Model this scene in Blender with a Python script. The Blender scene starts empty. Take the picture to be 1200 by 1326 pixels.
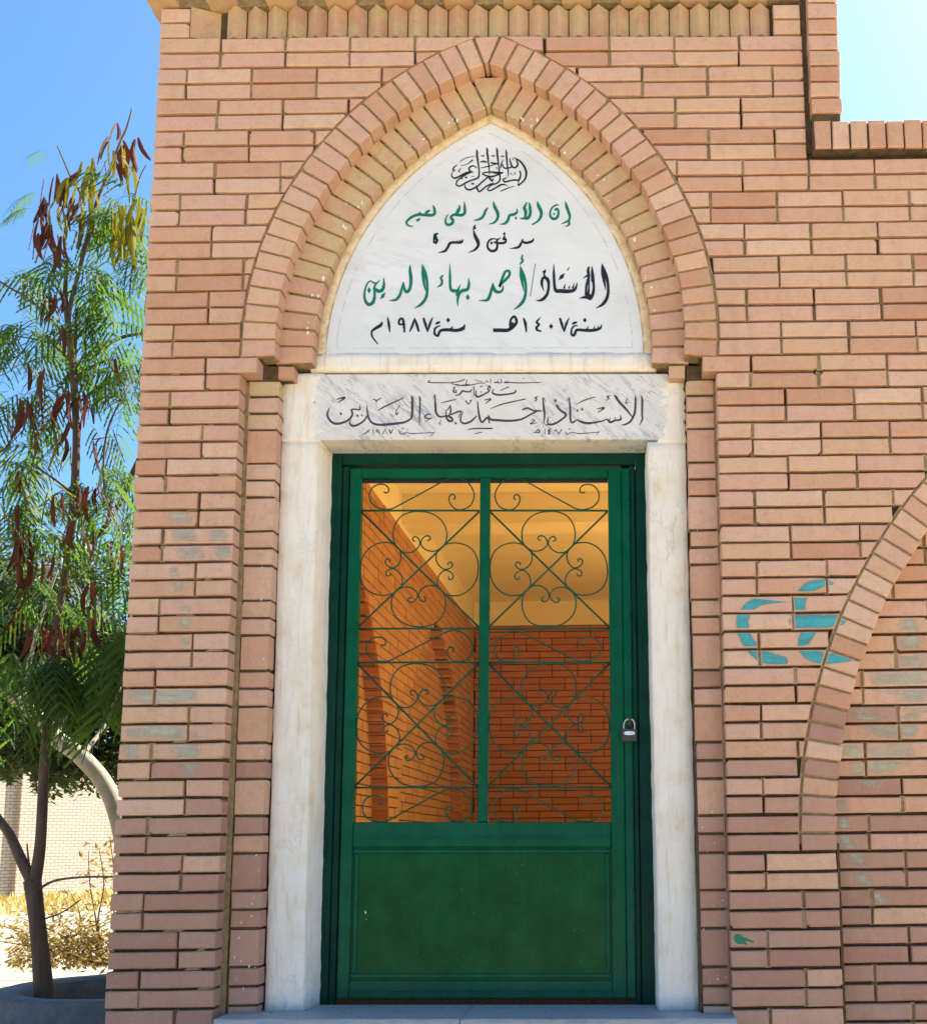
import bpy, math, random
import numpy as np
from mathutils import Matrix, Vector
random.seed(7)
R_ = random.Random(11)
scn = bpy.context.scene
COL = scn.collection

# ------------------------------------------------------------------ camera
F, CX, CY, DX, CAMH = 1500., 817., 852., 4.18, 1.3      # lens in pixels of a 1200x1326 frame
_vz = np.array([700-CX, -8520-CY, F]); _vy = np.array([820-CX, 1090-CY, F])
_Y = _vy/np.linalg.norm(_vy); _Z = _vz/np.linalg.norm(_vz)
_Z = _Z-_Y*(_Z@_Y); _Z /= np.linalg.norm(_Z); _X = np.cross(_Y, _Z)
RW = np.stack([_X, _Y, _Z])
def P(px, py, Y=0.):
    """measured picture point -> point on the vertical plane at depth Y (metres)"""
    d = RW@np.array([px-CX, py-CY, F]); t = (DX+Y)/d[1]
    return (float(d[0]*t), Y, float(CAMH+d[2]*t))
cam = bpy.data.cameras.new('camera'); cam_o = bpy.data.objects.new('camera', cam); COL.objects.link(cam_o)
M = Matrix.Identity(4)
for i in range(3):
    M[i][0], M[i][1], M[i][2] = RW[i][0], -RW[i][1], -RW[i][2]
M[0][3], M[1][3], M[2][3] = 0, -DX, CAMH
cam_o.matrix_world = M
cam.sensor_fit = 'HORIZONTAL'; cam.sensor_width = 36; cam.lens = 36*F/1200
cam.shift_x = (600-CX)/1200; cam.shift_y = -(663-CY)/1200
cam.clip_end = 2000; cam.clip_start = .05
scn.camera = cam_o

# ------------------------------------------------------------------ sky, sun, exposure
SUN_EL, SUN_AZ = math.radians(49), math.radians(47)     # azimuth from +Y towards +X
w = bpy.data.worlds.new('World'); scn.world = w; w.use_nodes = True
wn = w.node_tree.nodes; wl = w.node_tree.links
sky = wn.new('ShaderNodeTexSky'); sky.sky_type = 'NISHITA'; sky.sun_disc = False
sky.sun_elevation = SUN_EL; sky.sun_rotation = SUN_AZ
sky.air_density = 1.0; sky.dust_density = 2.0; sky.ozone_density = 9.0
bg = wn['Background']; bg.inputs['Strength'].default_value = .075
tint = wn.new('ShaderNodeMix'); tint.data_type = 'RGBA'; tint.blend_type = 'MULTIPLY'; tint.inputs[0].default_value = 1
tint.inputs[7].default_value = (.79, 1.01, 1.0, 1)      # clear desert air: a cleaner azure, the same over the whole sky
wl.new(sky.outputs['Color'], tint.inputs[6]); wl.new(tint.outputs[2], bg.inputs['Color'])
sl = bpy.data.lights.new('sun', 'SUN'); sl.energy = 5.0; sl.angle = math.radians(.53); sl.color = (1, .95, .86)
so = bpy.data.objects.new('sun', sl); COL.objects.link(so)
sd = Vector((math.cos(SUN_EL)*math.sin(SUN_AZ), math.cos(SUN_EL)*math.cos(SUN_AZ), math.sin(SUN_EL)))
so.rotation_euler = sd.to_track_quat('Z', 'Y').to_euler(); so.location = sd*30
vs = scn.view_settings
vs.view_transform = 'Standard'; vs.look = 'None'; vs.gamma = 1; vs.use_curve_mapping = False
vs.exposure = 1.84
scn.cycles.max_bounces = 10; scn.cycles.diffuse_bounces = 6; scn.cycles.transparent_max_bounces = 24

# ------------------------------------------------------------------ helpers
class MB:
    """collects faces; build() links them as ONE mesh object"""
    def __init__(s): s.v = []; s.f = []; s.smooth = False
    def add(s, vs_, fs):
        n = len(s.v); s.v += [tuple(map(float, p)) for p in vs_]; s.f += [tuple(n+i for i in f) for f in fs]; return s
    def box(s, x0, x1, y0, y1, z0, z1, sh=None):
        p = [(x0,y0,z0),(x1,y0,z0),(x1,y1,z0),(x0,y1,z0),(x0,y0,z1),(x1,y0,z1),(x1,y1,z1),(x0,y1,z1)]
        if sh: p = [(x, y, sh(x, z)) for x, y, z in p]
        return s.add(p, [(3,2,1,0),(4,5,6,7),(0,1,5,4),(1,2,6,5),(2,3,7,6),(3,0,4,7)])
    def cbox(s, x0, x1, y0, y1, z0, z1, c=.003, sh=None):
        q = [(x0,z0),(x1,z0),(x1,z1),(x0,z1)]
        if sh: q = [(x, sh(x, z)) for x, z in q]
        return s.prism(q, y0, y1-y0, c)
    def prism(s, poly, y0, depth, c=0.):
        """polygon in (x,z), counter-clockwise seen from the front (-y); chamfered front edge"""
        n = len(poly)
        if c > 0:
            ins = inset(poly, c)
            v = [(x, y0, z) for x, z in ins]+[(x, y0+c, z) for x, z in poly]+[(x, y0+depth, z) for x, z in poly]
            f = [tuple(range(n)), tuple(range(3*n-1, 2*n-1, -1))]
            for i in range(n):
                j = (i+1) % n
                f += [(n+i, n+j, j, i), (2*n+i, 2*n+j, n+j, n+i)]
        else:
            v = [(x, y0, z) for x, z in poly]+[(x, y0+depth, z) for x, z in poly]
            f = [tuple(range(n)), tuple(range(2*n-1, n-1, -1))]
            for i in range(n):
                j = (i+1) % n; f.append((n+i, n+j, j, i))
        return s.add(v, f)
    def tube(s, pts, r, n=6, cap=True):
        pts = [Vector(p) for p in pts]; m = len(pts)
        rr = r if isinstance(r, (list, tuple)) else [r]*m
        t0 = (pts[1]-pts[0]).normalized()
        a = Vector((0, 0, 1)) if abs(t0.z) < .9 else Vector((1, 0, 0))
        u = t0.cross(a).normalized(); vv = []
        for i, p in enumerate(pts):
            t = (pts[min(i+1, m-1)]-pts[max(i-1, 0)])
            t = t.normalized() if t.length > 1e-9 else t0
            u = (u-t*u.dot(t)); u = u.normalized() if u.length > 1e-6 else t.orthogonal().normalized()
            b = t.cross(u)
            for k in range(n):
                q = 2*math.pi*k/n; vv.append(p+(u*math.cos(q)+b*math.sin(q))*rr[i])
        f = []
        for i in range(m-1):
            for k in range(n):
                k2 = (k+1) % n; f.append((i*n+k, i*n+k2, (i+1)*n+k2, (i+1)*n+k))
        if cap: f += [tuple(range(n-1, -1, -1)), tuple(range((m-1)*n, m*n))]
        return s.add(vv, f)
    def mesh(s, name, mat, smooth=False):
        me = bpy.data.meshes.new(name); me.from_pydata(s.v, [], s.f)
        if mat: me.materials.append(mat)
        if smooth or s.smooth: me.polygons.foreach_set('use_smooth', [True]*len(me.polygons))
        me.update(); return me
    def build(s, name, mat, parent=None, smooth=False):
        return link(name, s.mesh(name, mat, smooth), parent)
WORLD = {}
def world_of(o): return WORLD.get(o.name, Matrix.Identity(4))
def link(name, data, parent=None, mat=None):
    o = bpy.data.objects.new(name, data); COL.objects.link(o)
    m = mat if mat is not None else Matrix.Identity(4)
    if parent is not None:
        o.parent = parent; o.matrix_parent_inverse = world_of(parent).inverted()
    o.matrix_basis = m; WORLD[o.name] = m
    return o
def thing(name, label, cat, loc, group=None):
    o = bpy.data.objects.new(name, None); COL.objects.link(o); o.location = loc; o.empty_display_size = .1
    WORLD[o.name] = Matrix.Translation(Vector(loc)); tag(o, label, cat, group, 'thing'); return o
def tag(o, label=None, cat=None, group=None, kind=None):
    if label: o['label'] = label
    if cat: o['category'] = cat
    if group: o['group'] = group
    if kind: o['kind'] = kind
    return o
def inset(poly, d):
    n = len(poly); out = []
    for i in range(n):
        p0, p1, p2 = poly[i-1], poly[i], poly[(i+1) % n]
        def nrm(a, b):
            dx, dz = b[0]-a[0], b[1]-a[1]; L = math.hypot(dx, dz) or 1e-9; return (-dz/L, dx/L)
        n1, n2 = nrm(p0, p1), nrm(p1, p2)
        k = 1+n1[0]*n2[0]+n1[1]*n2[1]; k = max(k, .35)
        out.append((p1[0]+d*(n1[0]+n2[0])/k, p1[1]+d*(n1[1]+n2[1])/k))
    return out
def area(poly):
    return .5*sum(poly[i-1][0]*poly[i][1]-poly[i][0]*poly[i-1][1] for i in range(len(poly)))
def clip(poly, a, b):
    """keep what lies left of the directed line a->b"""
    def side(p): return (b[0]-a[0])*(p[1]-a[1])-(b[1]-a[1])*(p[0]-a[0])
    out = []
    for i in range(len(poly)):
        p, q = poly[i-1], poly[i]; sp, sq = side(p), side(q)
        if (sp < 0) != (sq < 0):
            t = sp/(sp-sq); out.append((p[0]+(q[0]-p[0])*t, p[1]+(q[1]-p[1])*t))
        if sq >= 0: out.append(q)
    return out
def inside(poly, x, z):
    return all((poly[i][0]-poly[i-1][0])*(z-poly[i-1][1])-(poly[i][1]-poly[i-1][1])*(x-poly[i-1][0]) >= 0 for i in range(len(poly)))
def smooth_path(pts, k=6):
    """Catmull-Rom through tuples of any length"""
    if len(pts) < 3: 
        return [tuple(a+(b-a)*i/k for a, b in zip(pts[0], pts[1])) for i in range(k+1)]
    out = []; n = len(pts)
    for i in range(n-1):
        p0, p1, p2, p3 = pts[max(i-1, 0)], pts[i], pts[i+1], pts[min(i+2, n-1)]
        for j in range(k):
            t = j/k
            out.append(tuple(.5*(2*b+(c-a)*t+(2*a-5*b+4*c-d)*t*t+(3*b-a-3*c+d)*t**3) for a, b, c, d in zip(p0, p1, p2, p3)))
    out.append(tuple(pts[-1])); return out

# ------------------------------------------------------------------ materials
def new_mat(name):
    m = bpy.data.materials.new(name); m.use_nodes = True
    nt = m.node_tree; return m, nt, nt.nodes['Principled BSDF']
def N(nt, typ, **kw):
    n = nt.nodes.new(typ)
    for k, v in kw.items():
        if k in n.inputs: n.inputs[k].default_value = v
        else: setattr(n, k, v)
    return n
def L(nt, a, b): nt.links.new(a, b)
def ramp(nt, fac, stops):
    r = nt.nodes.new('ShaderNodeValToRGB'); e = r.color_ramp.elements
    while len(e) < len(stops): e.new(.5)
    for i, (p, c) in enumerate(stops):
        e[i].position = p; e[i].color = (c[0], c[1], c[2], 1) if isinstance(c, (tuple, list)) else (c, c, c, 1)
    L(nt, fac, r.inputs['Fac']); return r.outputs['Color']
def mixc(nt, fac, a, b, typ='MIX'):
    m = nt.nodes.new('ShaderNodeMix'); m.data_type = 'RGBA'; m.blend_type = typ
    for s, v in ((m.inputs[0], fac), (m.inputs[6], a), (m.inputs[7], b)):
        if hasattr(v, 'links'): L(nt, v, s)
        elif isinstance(v, (int, float)): s.default_value = v
        else: s.default_value = (*v, 1)
    return m.outputs[2]
def math_(nt, op, a, b=0., c=0.):
    m = nt.nodes.new('ShaderNodeMath'); m.operation = op
    for i, v in enumerate((a, b, c)):
        if hasattr(v, 'links'): L(nt, v, m.inputs[i])
        else: m.inputs[i].default_value = v
    return m.outputs[0]
def pos(nt, scale=(1, 1, 1), rot=(0, 0, 0)):
    g = nt.nodes.new('ShaderNodeNewGeometry'); mp = nt.nodes.new('ShaderNodeMapping')
    mp.inputs['Scale'].default_value = scale; mp.inputs['Rotation'].default_value = rot
    L(nt, g.outputs['Position'], mp.inputs['Vector']); return mp.outputs['Vector']
def posr(nt, rot, scale):
    g = nt.nodes.new('ShaderNodeNewGeometry'); a = nt.nodes.new('ShaderNodeMapping'); b = nt.nodes.new('ShaderNodeMapping')
    a.inputs['Rotation'].default_value = rot; b.inputs['Scale'].default_value = scale
    L(nt, g.outputs['Position'], a.inputs['Vector']); L(nt, a.outputs['Vector'], b.inputs['Vector']); return b.outputs['Vector']
def noise(nt, vec, scale, detail=4, rough=.6, out='Fac'):
    n = N(nt, 'ShaderNodeTexNoise', Scale=scale, Detail=detail, Roughness=rough)
    if vec is not None: L(nt, vec, n.inputs['Vector'])
    return n.outputs[out]
def bump(nt, bsdf, h, strength=.3, dist=.002):
    b = N(nt, 'ShaderNodeBump', Strength=strength, Distance=dist)
    L(nt, h, b.inputs['Height']); L(nt, b.outputs['Normal'], bsdf.inputs['Normal'])
def rnd(nt):
    o = nt.nodes.new('ShaderNodeObjectInfo'); g = nt.nodes.new('ShaderNodeNewGeometry')
    return math_(nt, 'FRACT', math_(nt, 'ADD', o.outputs['Random'], math_(nt, 'MULTIPLY', g.outputs['Random Per Island'], 7.31)))

def brick_mat(name, cols, rough=.9, dust=(.62, .46, .34), dustamt=.35):
    m, nt, b = new_mat(name)
    r = rnd(nt); v = pos(nt)
    base = ramp(nt, r, [(i/(len(cols)-1), c) for i, c in enumerate(cols)])
    # offset each brick's grain
    ad = N(nt, 'ShaderNodeVectorMath', operation='ADD'); L(nt, v, ad.inputs[0])
    cmb = N(nt, 'ShaderNodeCombineXYZ'); k = math_(nt, 'MULTIPLY', r, 37.); L(nt, k, cmb.inputs[0]); L(nt, k, cmb.inputs[2])
    L(nt, cmb.outputs[0], ad.inputs[1]); vv = ad.outputs[0]
    big = noise(nt, vv, 9, 4, .6); fine = noise(nt, vv, 260, 3, .7); mid = noise(nt, vv, 45, 5, .65)
    c = mixc(nt, math_(nt, 'MULTIPLY', ramp(nt, big, [(.42, 0), (.72, 1)]), dustamt), base, dust)
    c = mixc(nt, ramp(nt, fine, [(.35, 0), (.7, 1)]), mixc(nt, .30, c, (.22, .11, .075)), c)
    c = mixc(nt, math_(nt, 'MULTIPLY', ramp(nt, mid, [(.62, 0), (.78, 1)]), .28), c, (.23, .13, .09))
    bl = noise(nt, vv, 24, 5, .7)
    c = mixc(nt, math_(nt, 'MULTIPLY', ramp(nt, bl, [(.3, 1), (.5, 0)]), .30), c, (.36, .19, .13))
    c = mixc(nt, math_(nt, 'MULTIPLY', ramp(nt, noise(nt, vv, 60, 4, .7), [(.6, 0), (.74, 1)]), .30), c, (.78, .62, .48))
    # wind-blown dirt: vertical streaks and broad grime of the wall as a whole
    st = noise(nt, pos(nt, (14, 14, 1.1)), 1.0, 5, .6)
    c = mixc(nt, math_(nt, 'MULTIPLY', ramp(nt, st, [(.5, 0), (.75, 1)]), .22), c, (.30, .20, .14))
    spot = N(nt, 'ShaderNodeTexVoronoi', Scale=95.); L(nt, vv, spot.inputs['Vector'])
    c = mixc(nt, math_(nt, 'MULTIPLY', ramp(nt, spot.outputs['Distance'], [(.06, 1), (.12, 0)]), .4), c, (.14, .08, .06))
    L(nt, c, b.inputs['Base Color']); b.inputs['Roughness'].default_value = rough
    b.inputs['Specular IOR Level'].default_value = .25
    hh = math_(nt, 'ADD', math_(nt, 'MULTIPLY', fine, .5), math_(nt, 'MULTIPLY', mid, .9))
    bump(nt, b, hh, .8, .003)
    return m
BR = brick_mat('brick_clay', [(.60, .345, .24), (.70, .46, .345), (.66, .42, .345), (.74, .52, .40), (.67, .40, .285), (.56, .30, .205), (.72, .48, .345), (.65, .43, .295), (.68, .42, .335), (.61, .375, .25)])
BR_LOW = brick_mat('brick_clay_mauve', [(.47, .265, .205), (.52, .32, .25), (.43, .235, .185), (.49, .30, .24), (.54, .32, .24)], dust=(.50, .38, .31))  # darker, mauver set, used more often towards the foot of the wall
BR_BOUNCE = brick_mat('brick_clay_bounce_light', [(.58, .36, .24), (.66, .44, .30), (.62, .41, .29), (.55, .33, .21)], dust=(.60, .49, .28), dustamt=1.5)  # yellow bounce light put into the brick colour through the dust tone
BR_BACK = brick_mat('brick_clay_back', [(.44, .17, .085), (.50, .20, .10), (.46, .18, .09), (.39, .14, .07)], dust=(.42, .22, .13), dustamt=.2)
BR_IN = brick_mat('brick_clay_inner', [(.50, .26, .15), (.57, .31, .18), (.53, .28, .165), (.46, .23, .13)], dustamt=.2)
def simple_mat(name, c1, c2, scale, rough=.9, bs=.5, bd=.004, spec=.3, detail=5):
    m, nt, b = new_mat(name); v = pos(nt); n = noise(nt, v, scale, detail, .65)
    L(nt, ramp(nt, n, [(.3, c1), (.7, c2)]), b.inputs['Base Color'])
    b.inputs['Roughness'].default_value = rough; b.inputs['Specular IOR Level'].default_value = spec
    bump(nt, b, math_(nt, 'ADD', n, math_(nt, 'MULTIPLY', noise(nt, v, scale*8, 3, .7), .4)), bs, bd); return m
MORTAR_D = simple_mat('raked_mortar', (.06, .04, .025), (.14, .10, .058), 38, bs=.9, bd=.006)  # darkened mortar: the shade of the deep joints is put into its colour
MORTAR = simple_mat('mortar', (.20, .145, .075), (.40, .30, .17), 38, bs=.9, bd=.006)

def plaster_mat():
    m, nt, b = new_mat('white_plaster'); v = pos(nt)
    n1 = noise(nt, v, 7, 6, .65); n2 = noise(nt, pos(nt, (60, 60, 6)), 1, 5, .7); n3 = noise(nt, v, 130, 3, .6)
    c = ramp(nt, n1, [(.26, (.68, .58, .44)), (.37, (.77, .73, .65)), (.5, (.82, .80, .76)), (.7, (.84, .84, .83))])
    c = mixc(nt, math_(nt, 'MULTIPLY', ramp(nt, n2, [(.52, 0), (.72, 1)]), .45), c, (.52, .38, .22))
    # ochre stains that follow the cracks
    vr = N(nt, 'ShaderNodeTexVoronoi', feature='DISTANCE_TO_EDGE', Scale=7.)
    wv = N(nt, 'ShaderNodeVectorMath', operation='ADD'); L(nt, v, wv.inputs[0])
    ns = N(nt, 'ShaderNodeVectorMath', operation='SCALE'); L(nt, noise(nt, v, 18, 4, .7, 'Color'), ns.inputs[0]); ns.inputs['Scale'].default_value = .22
    L(nt, ns.outputs[0], wv.inputs[1]); L(nt, wv.outputs[0], vr.inputs['Vector'])
    crack = math_(nt, 'MULTIPLY', ramp(nt, vr.outputs['Distance'], [(.0, 1), (.035, 0)]), ramp(nt, noise(nt, v, 3.5, 3), [(.5, 0), (.62, 1)]))
    c = mixc(nt, math_(nt, 'MULTIPLY', crack, .22), c, (.46, .33, .18))
    L(nt, c, b.inputs['Base Color']); b.inputs['Roughness'].default_value = .85; b.inputs['Specular IOR Level'].default_value = .25
    h = math_(nt, 'SUBTRACT', math_(nt, 'ADD', math_(nt, 'MULTIPLY', n2, .8), math_(nt, 'ADD', n1, math_(nt, 'MULTIPLY', n3, .25))), math_(nt, 'MULTIPLY', crack, .3))
    bump(nt, b, h, .7, .006); return m
PLASTER = plaster_mat()
def rough_plaster():
    m, nt, b = new_mat('ochre_plaster'); v = pos(nt)
    n1 = noise(nt, v, 30, 6, .7)
    c = ramp(nt, n1, [(.25, (.42, .28, .12)), (.45, (.66, .53, .34)), (.65, (.76, .68, .53))])
    L(nt, c, b.inputs['Base Color']); b.inputs['Roughness'].default_value = .9
    bump(nt, b, n1, .9, .008); return m
OCHRE = rough_plaster()
def marble_mat(name, base, vein, rot, scale, stretch, lo, hi, amt, rough):
    m, nt, b = new_mat(name); v = posr(nt, rot, stretch)
    wv = N(nt, 'ShaderNodeVectorMath', operation='ADD'); L(nt, v, wv.inputs[0])
    ns = N(nt, 'ShaderNodeVectorMath', operation='SCALE'); L(nt, noise(nt, v, scale*.7, 4, .6, 'Color'), ns.inputs[0]); ns.inputs['Scale'].default_value = .35
    L(nt, ns.outputs[0], wv.inputs[1])
    n = noise(nt, wv.outputs[0], scale, 5, .55)
    a = math_(nt, 'ABSOLUTE', math_(nt, 'SUBTRACT', n, .5))
    line = ramp(nt, a, [(lo, 1), (hi, 0)])
    gate = ramp(nt, noise(nt, pos(nt), 4.5, 3), [(.38, 0), (.62, 1)])
    cl = noise(nt, pos(nt), 5, 4)
    c0 = ramp(nt, cl, [(.35, base), (.7, tuple(x*.9 for x in base))])
    c = mixc(nt, math_(nt, 'MULTIPLY', math_(nt, 'MULTIPLY', line, gate), amt), c0, vein)
    L(nt, c, b.inputs['Base Color']); b.inputs['Roughness'].default_value = rough
    bump(nt, b, noise(nt, pos(nt), 300, 2), .05, .001); return m
MARBLE = marble_mat('white_marble', (.74, .79, .85), (.48, .49, .52), (0, math.radians(-20), 0), 3.0, (.6, 1, 2.6), .0, .03, .28, .28)
MARBLE2 = marble_mat('veined_marble', (.72, .73, .74), (.22, .25, .33), (0, math.radians(-44), 0), 9.0, (.55, 1, 3.2), .0, .04, .8, .5)
STEP_M = marble_mat('step_marble', (.42, .44, .46), (.25, .27, .3), (0, .4, 0), 5.0, (1, 3, 1), .0, .05, .5, .55)

def paint_mat(name, c1, c2, rough, chips=True):
    m, nt, b = new_mat(name); v = pos(nt)
    n = noise(nt, v, 11, 5, .6); st = noise(nt, pos(nt, (90, 90, 3)), 1, 4, .6)
    c = ramp(nt, math_(nt, 'ADD', math_(nt, 'MULTIPLY', n, .7), math_(nt, 'MULTIPLY', st, .3)), [(.35, c1), (.65, c2)])
    if chips:
        ch = noise(nt, v, 55, 4, .7)
        c = mixc(nt, math_(nt, 'MULTIPLY', ramp(nt, ch, [(.71, 0), (.76, 1)]), .25), c, (.06, .16, .12))
        du = noise(nt, v, 5, 4, .6)
        c = mixc(nt, math_(nt, 'MULTIPLY', ramp(nt, du, [(.45, 0), (.75, 1)]), .02), c, (.3, .28, .22))
    L(nt, c, b.inputs['Base Color'])
    L(nt, ramp(nt, noise(nt, v, 20, 4), [(.3, rough-.08), (.7, rough+.12)]), b.inputs['Roughness'])
    b.inputs['Specular IOR Level'].default_value = .09
    bump(nt, b, math_(nt, 'ADD', n, math_(nt, 'MULTIPLY', st, .6)), .25, .0025); return m
GREEN = paint_mat('green_enamel', (.0006, .058, .017), (.0012, .090, .030), .27)
GREEN_S = paint_mat('green_enamel_stile_sheen', (.0008, .072, .036), (.0015, .105, .056), .30)  # lighter, tealer green: sky sheen on stiles and rails put into the colour
GREEN_D = paint_mat('green_enamel_frame', (.001, .030, .022), (.002, .050, .036), .4)
GREEN_R = paint_mat('green_enamel_rod', (.006, .07, .045), (.02, .10, .07), .42)

def flat_mat(name, c, rough=.6, metal=0., spec=.4, nz=.12):
    m, nt, b = new_mat(name); n = noise(nt, pos(nt), 60, 4)
    L(nt, ramp(nt, n, [(.3, tuple(x*(1-nz) for x in c)), (.7, tuple(min(1, x*(1+nz)) for x in c))]), b.inputs['Base Color'])
    b.inputs['Roughness'].default_value = rough; b.inputs['Metallic'].default_value = metal; b.inputs['Specular IOR Level'].default_value = spec
    return m
INK_G = flat_mat('lettering_green', (.0, .17, .105), .45); INK_B = flat_mat('lettering_black', (.012, .013, .022), .45)
INK_L = flat_mat('lettering_slate', (.045, .048, .075), .6); PENCIL = flat_mat('pencil_line', (.42, .42, .40), .8)
SLASH = flat_mat('lettering_grey', (.30, .28, .28), .6)
STEEL = flat_mat('steel', (.55, .54, .52), .3, 1.); LOCK = flat_mat('lock_body', (.045, .045, .055), .45); RUST = flat_mat('rust', (.12, .04, .018), .9, nz=.4)
CHROME = flat_mat('lock_plate', (.72, .80, .84), .3, .3)
WHITE_FLECK = flat_mat('white_paint_fleck', (.75, .73, .68), .8)

def glass_mat():
    m = bpy.data.materials.new('amber_glass'); m.use_nodes = True; nt = m.node_tree; nt.nodes.clear()
    o = N(nt, 'ShaderNodeOutputMaterial'); t = N(nt, 'ShaderNodeBsdfTransparent', Color=(.995, .80, .44, 1)); g = N(nt, 'ShaderNodeBsdfGlossy', Roughness=.04)
    fr = N(nt, 'ShaderNodeFresnel', IOR=1.45); mx = N(nt, 'ShaderNodeMixShader')
    fac = math_(nt, 'MULTIPLY', fr.outputs[0], .2)
    L(nt, fac, mx.inputs[0]); L(nt, t.outputs[0], mx.inputs[1]); L(nt, g.outputs[0], mx.inputs[2]); L(nt, mx.outputs[0], o.inputs[0]); return m
GLASS = glass_mat()
def spray_mat(name, col, gain, lo, hi):
    """worn paint film: the cover attribute and noise decide where the film still sticks"""
    m, nt, b = new_mat(name); v = pos(nt)
    at = N(nt, 'ShaderNodeAttribute', attribute_name='cover')
    n = noise(nt, v, 30, 6, .7); st = noise(nt, pos(nt, (5, 5, 40)), 1, 4, .6)
    a = math_(nt, 'ADD', math_(nt, 'MULTIPLY', at.outputs['Fac'], gain), math_(nt, 'ADD', math_(nt, 'MULTIPLY', n, .8), math_(nt, 'MULTIPLY', st, .4)))
    al = ramp(nt, math_(nt, 'SUBTRACT', a, .6), [(lo, 0), (hi, 1)])
    L(nt, ramp(nt, st, [(.3, tuple(x*.8 for x in col)), (.7, tuple(min(1, x*1.25) for x in col))]), b.inputs['Base Color'])
    L(nt, al, b.inputs['Alpha']); b.inputs['Roughness'].default_value = .6; return m
SPRAY = spray_mat('teal_spray_paint', (.04, .33, .40), .85, .18, .85)
WASH = spray_mat('faded_blue_wash', (.42, .47, .40), .7, .25, 1.7)
def leaf_mat(name, c1, c2, trans, tcol, rough=.5):
    m = bpy.data.materials.new(name); m.use_nodes = True; nt = m.node_tree; b = nt.nodes['Principled BSDF']; o = nt.nodes['Material Output']
    r = rnd(nt); L(nt, ramp(nt, r, [(0, c1), (1, c2)]), b.inputs['Base Color']); b.inputs['Roughness'].default_value = rough
    b.inputs['Specular IOR Level'].default_value = .35
    t = N(nt, 'ShaderNodeBsdfTranslucent', Color=(*tcol, 1)); mx = N(nt, 'ShaderNodeMixShader', Fac=trans)
    L(nt, b.outputs[0], mx.inputs[1]); L(nt, t.outputs[0], mx.inputs[2]); L(nt, mx.outputs[0], o.inputs[0]); return m
LEAF = leaf_mat('feather_leaf', (.012, .036, .016), (.05, .092, .022), .36, (.16, .30, .02), .6)
LEAF_B = leaf_mat('broad_leaf', (.012, .026, .010), (.03, .05, .015), .14, (.22, .36, .03), .5)
POD_BROWN = leaf_mat('pod_brown', (.05, .022, .014), (.13, .052, .026), .3, (.60, .17, .02), .85)
POD_GREEN = leaf_mat('pod_green', (.10, .12, .02), (.20, .20, .03), .42, (.72, .62, .03), .85)
DRY = leaf_mat('dry_leaf', (.16, .115, .035), (.36, .26, .09), .3, (.50, .36, .10), .8)
def bark_mat(name, c1, c2, sc=(25, 25, 6)):
    m, nt, b = new_mat(name); n = noise(nt, pos(nt, sc), 1, 6, .65); k = noise(nt, pos(nt), 60, 3)
    c = ramp(nt, n, [(.3, c1), (.7, c2)]); c = mixc(nt, math_(nt, 'MULTIPLY', ramp(nt, k, [(.66, 0), (.72, 1)]), .6), c, tuple(x*.35 for x in c1))
    L(nt, c, b.inputs['Base Color']); b.inputs['Roughness'].default_value = .9; bump(nt, b, n, .7, .01); return m
BARK = bark_mat('brown_bark', (.075, .048, .034), (.15, .10, .07)); BARK_P = bark_mat('pale_bark', (.27, .22, .15), (.40, .34, .25), (9, 9, 9))
SAND = simple_mat('sand', (.44, .33, .19), (.57, .44, .26), 1.6, bs=.8, bd=.03, detail=9)
CONCRETE = simple_mat('planter_concrete', (.105, .115, .125), (.17, .18, .19), 14, bs=.6, bd=.005)
SOIL = simple_mat('soil', (.03, .022, .015), (.06, .042, .028), 20, bs=1, bd=.02)
CEIL = simple_mat('ceiling_paint', (.76, .73, .66), (.83, .80, .74), 3, bs=.2)
FLOOR_M = simple_mat('floor_tile', (.64, .57, .46), (.74, .66, .55), 3, bs=.2)
ROOF_M = simple_mat('roof_screed', (.40, .35, .28), (.5, .44, .36), 3)
def far_brick():
    m, nt, b = new_mat('far_brickwork'); tc = N(nt, 'ShaderNodeTexCoord'); t = N(nt, 'ShaderNodeTexBrick')
    mp = N(nt, 'ShaderNodeMapping'); mp.inputs['Rotation'].default_value = (math.radians(90), 0, 0)
    L(nt, tc.outputs['Object'], mp.inputs['Vector']); L(nt, mp.outputs[0], t.inputs['Vector'])
    for k, v in dict(Color1=(.52, .41, .30, 1), Color2=(.58, .46, .35, 1), Mortar=(.26, .19, .12, 1), Scale=1., ).items(): t.inputs[k].default_value = v
    t.inputs['Mortar Size'].default_value = .012; t.inputs['Brick Width'].default_value = .26; t.inputs['Row Height'].default_value = .09
    L(nt, t.outputs['Color'], b.inputs['Base Color']); b.inputs['Roughness'].default_value = .9; return m
FARB = far_brick()

# ================================================================== the building
bld = thing('tomb_building', 'pink brick tomb building with pointed arch over a green door', 'building', (-.5, .1, 0))
def tilt(x): return -.0115*(x+.56)                     # the masons' courses run slightly out of level
def zrow(k, x):
    zl = 4.4985-.0676*k if k <= 20 else 3.1465-.06683*(k-20)
    zr = 4.4806-.0676*k if k <= 20 else 3.1287-.0669*(k-20)
    t = min(1, max(0, (x+1.2)/1.6)); return zl+(zr-zl)*t
JT = .0098
ALX, ALZ, RLo, RLi = -.097, 3.202, 1.374, 1.252        # outer ring, left half
ARX, ARZ, RRo, RRi = -1.017, 3.233, 1.360, 1.238
BGX, BGZ, BGo, BGi = 2.62, 1.285, 2.02, 1.895          # big blind arch at the right
ZSPR = max(zrow(k, .66) for k in range(67) if zrow(k, .66) <= BGZ)
def xl(z): 
    d = RLo**2-(z-ALZ)**2; return ALX-math.sqrt(d) if d > 0 else 99
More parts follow.
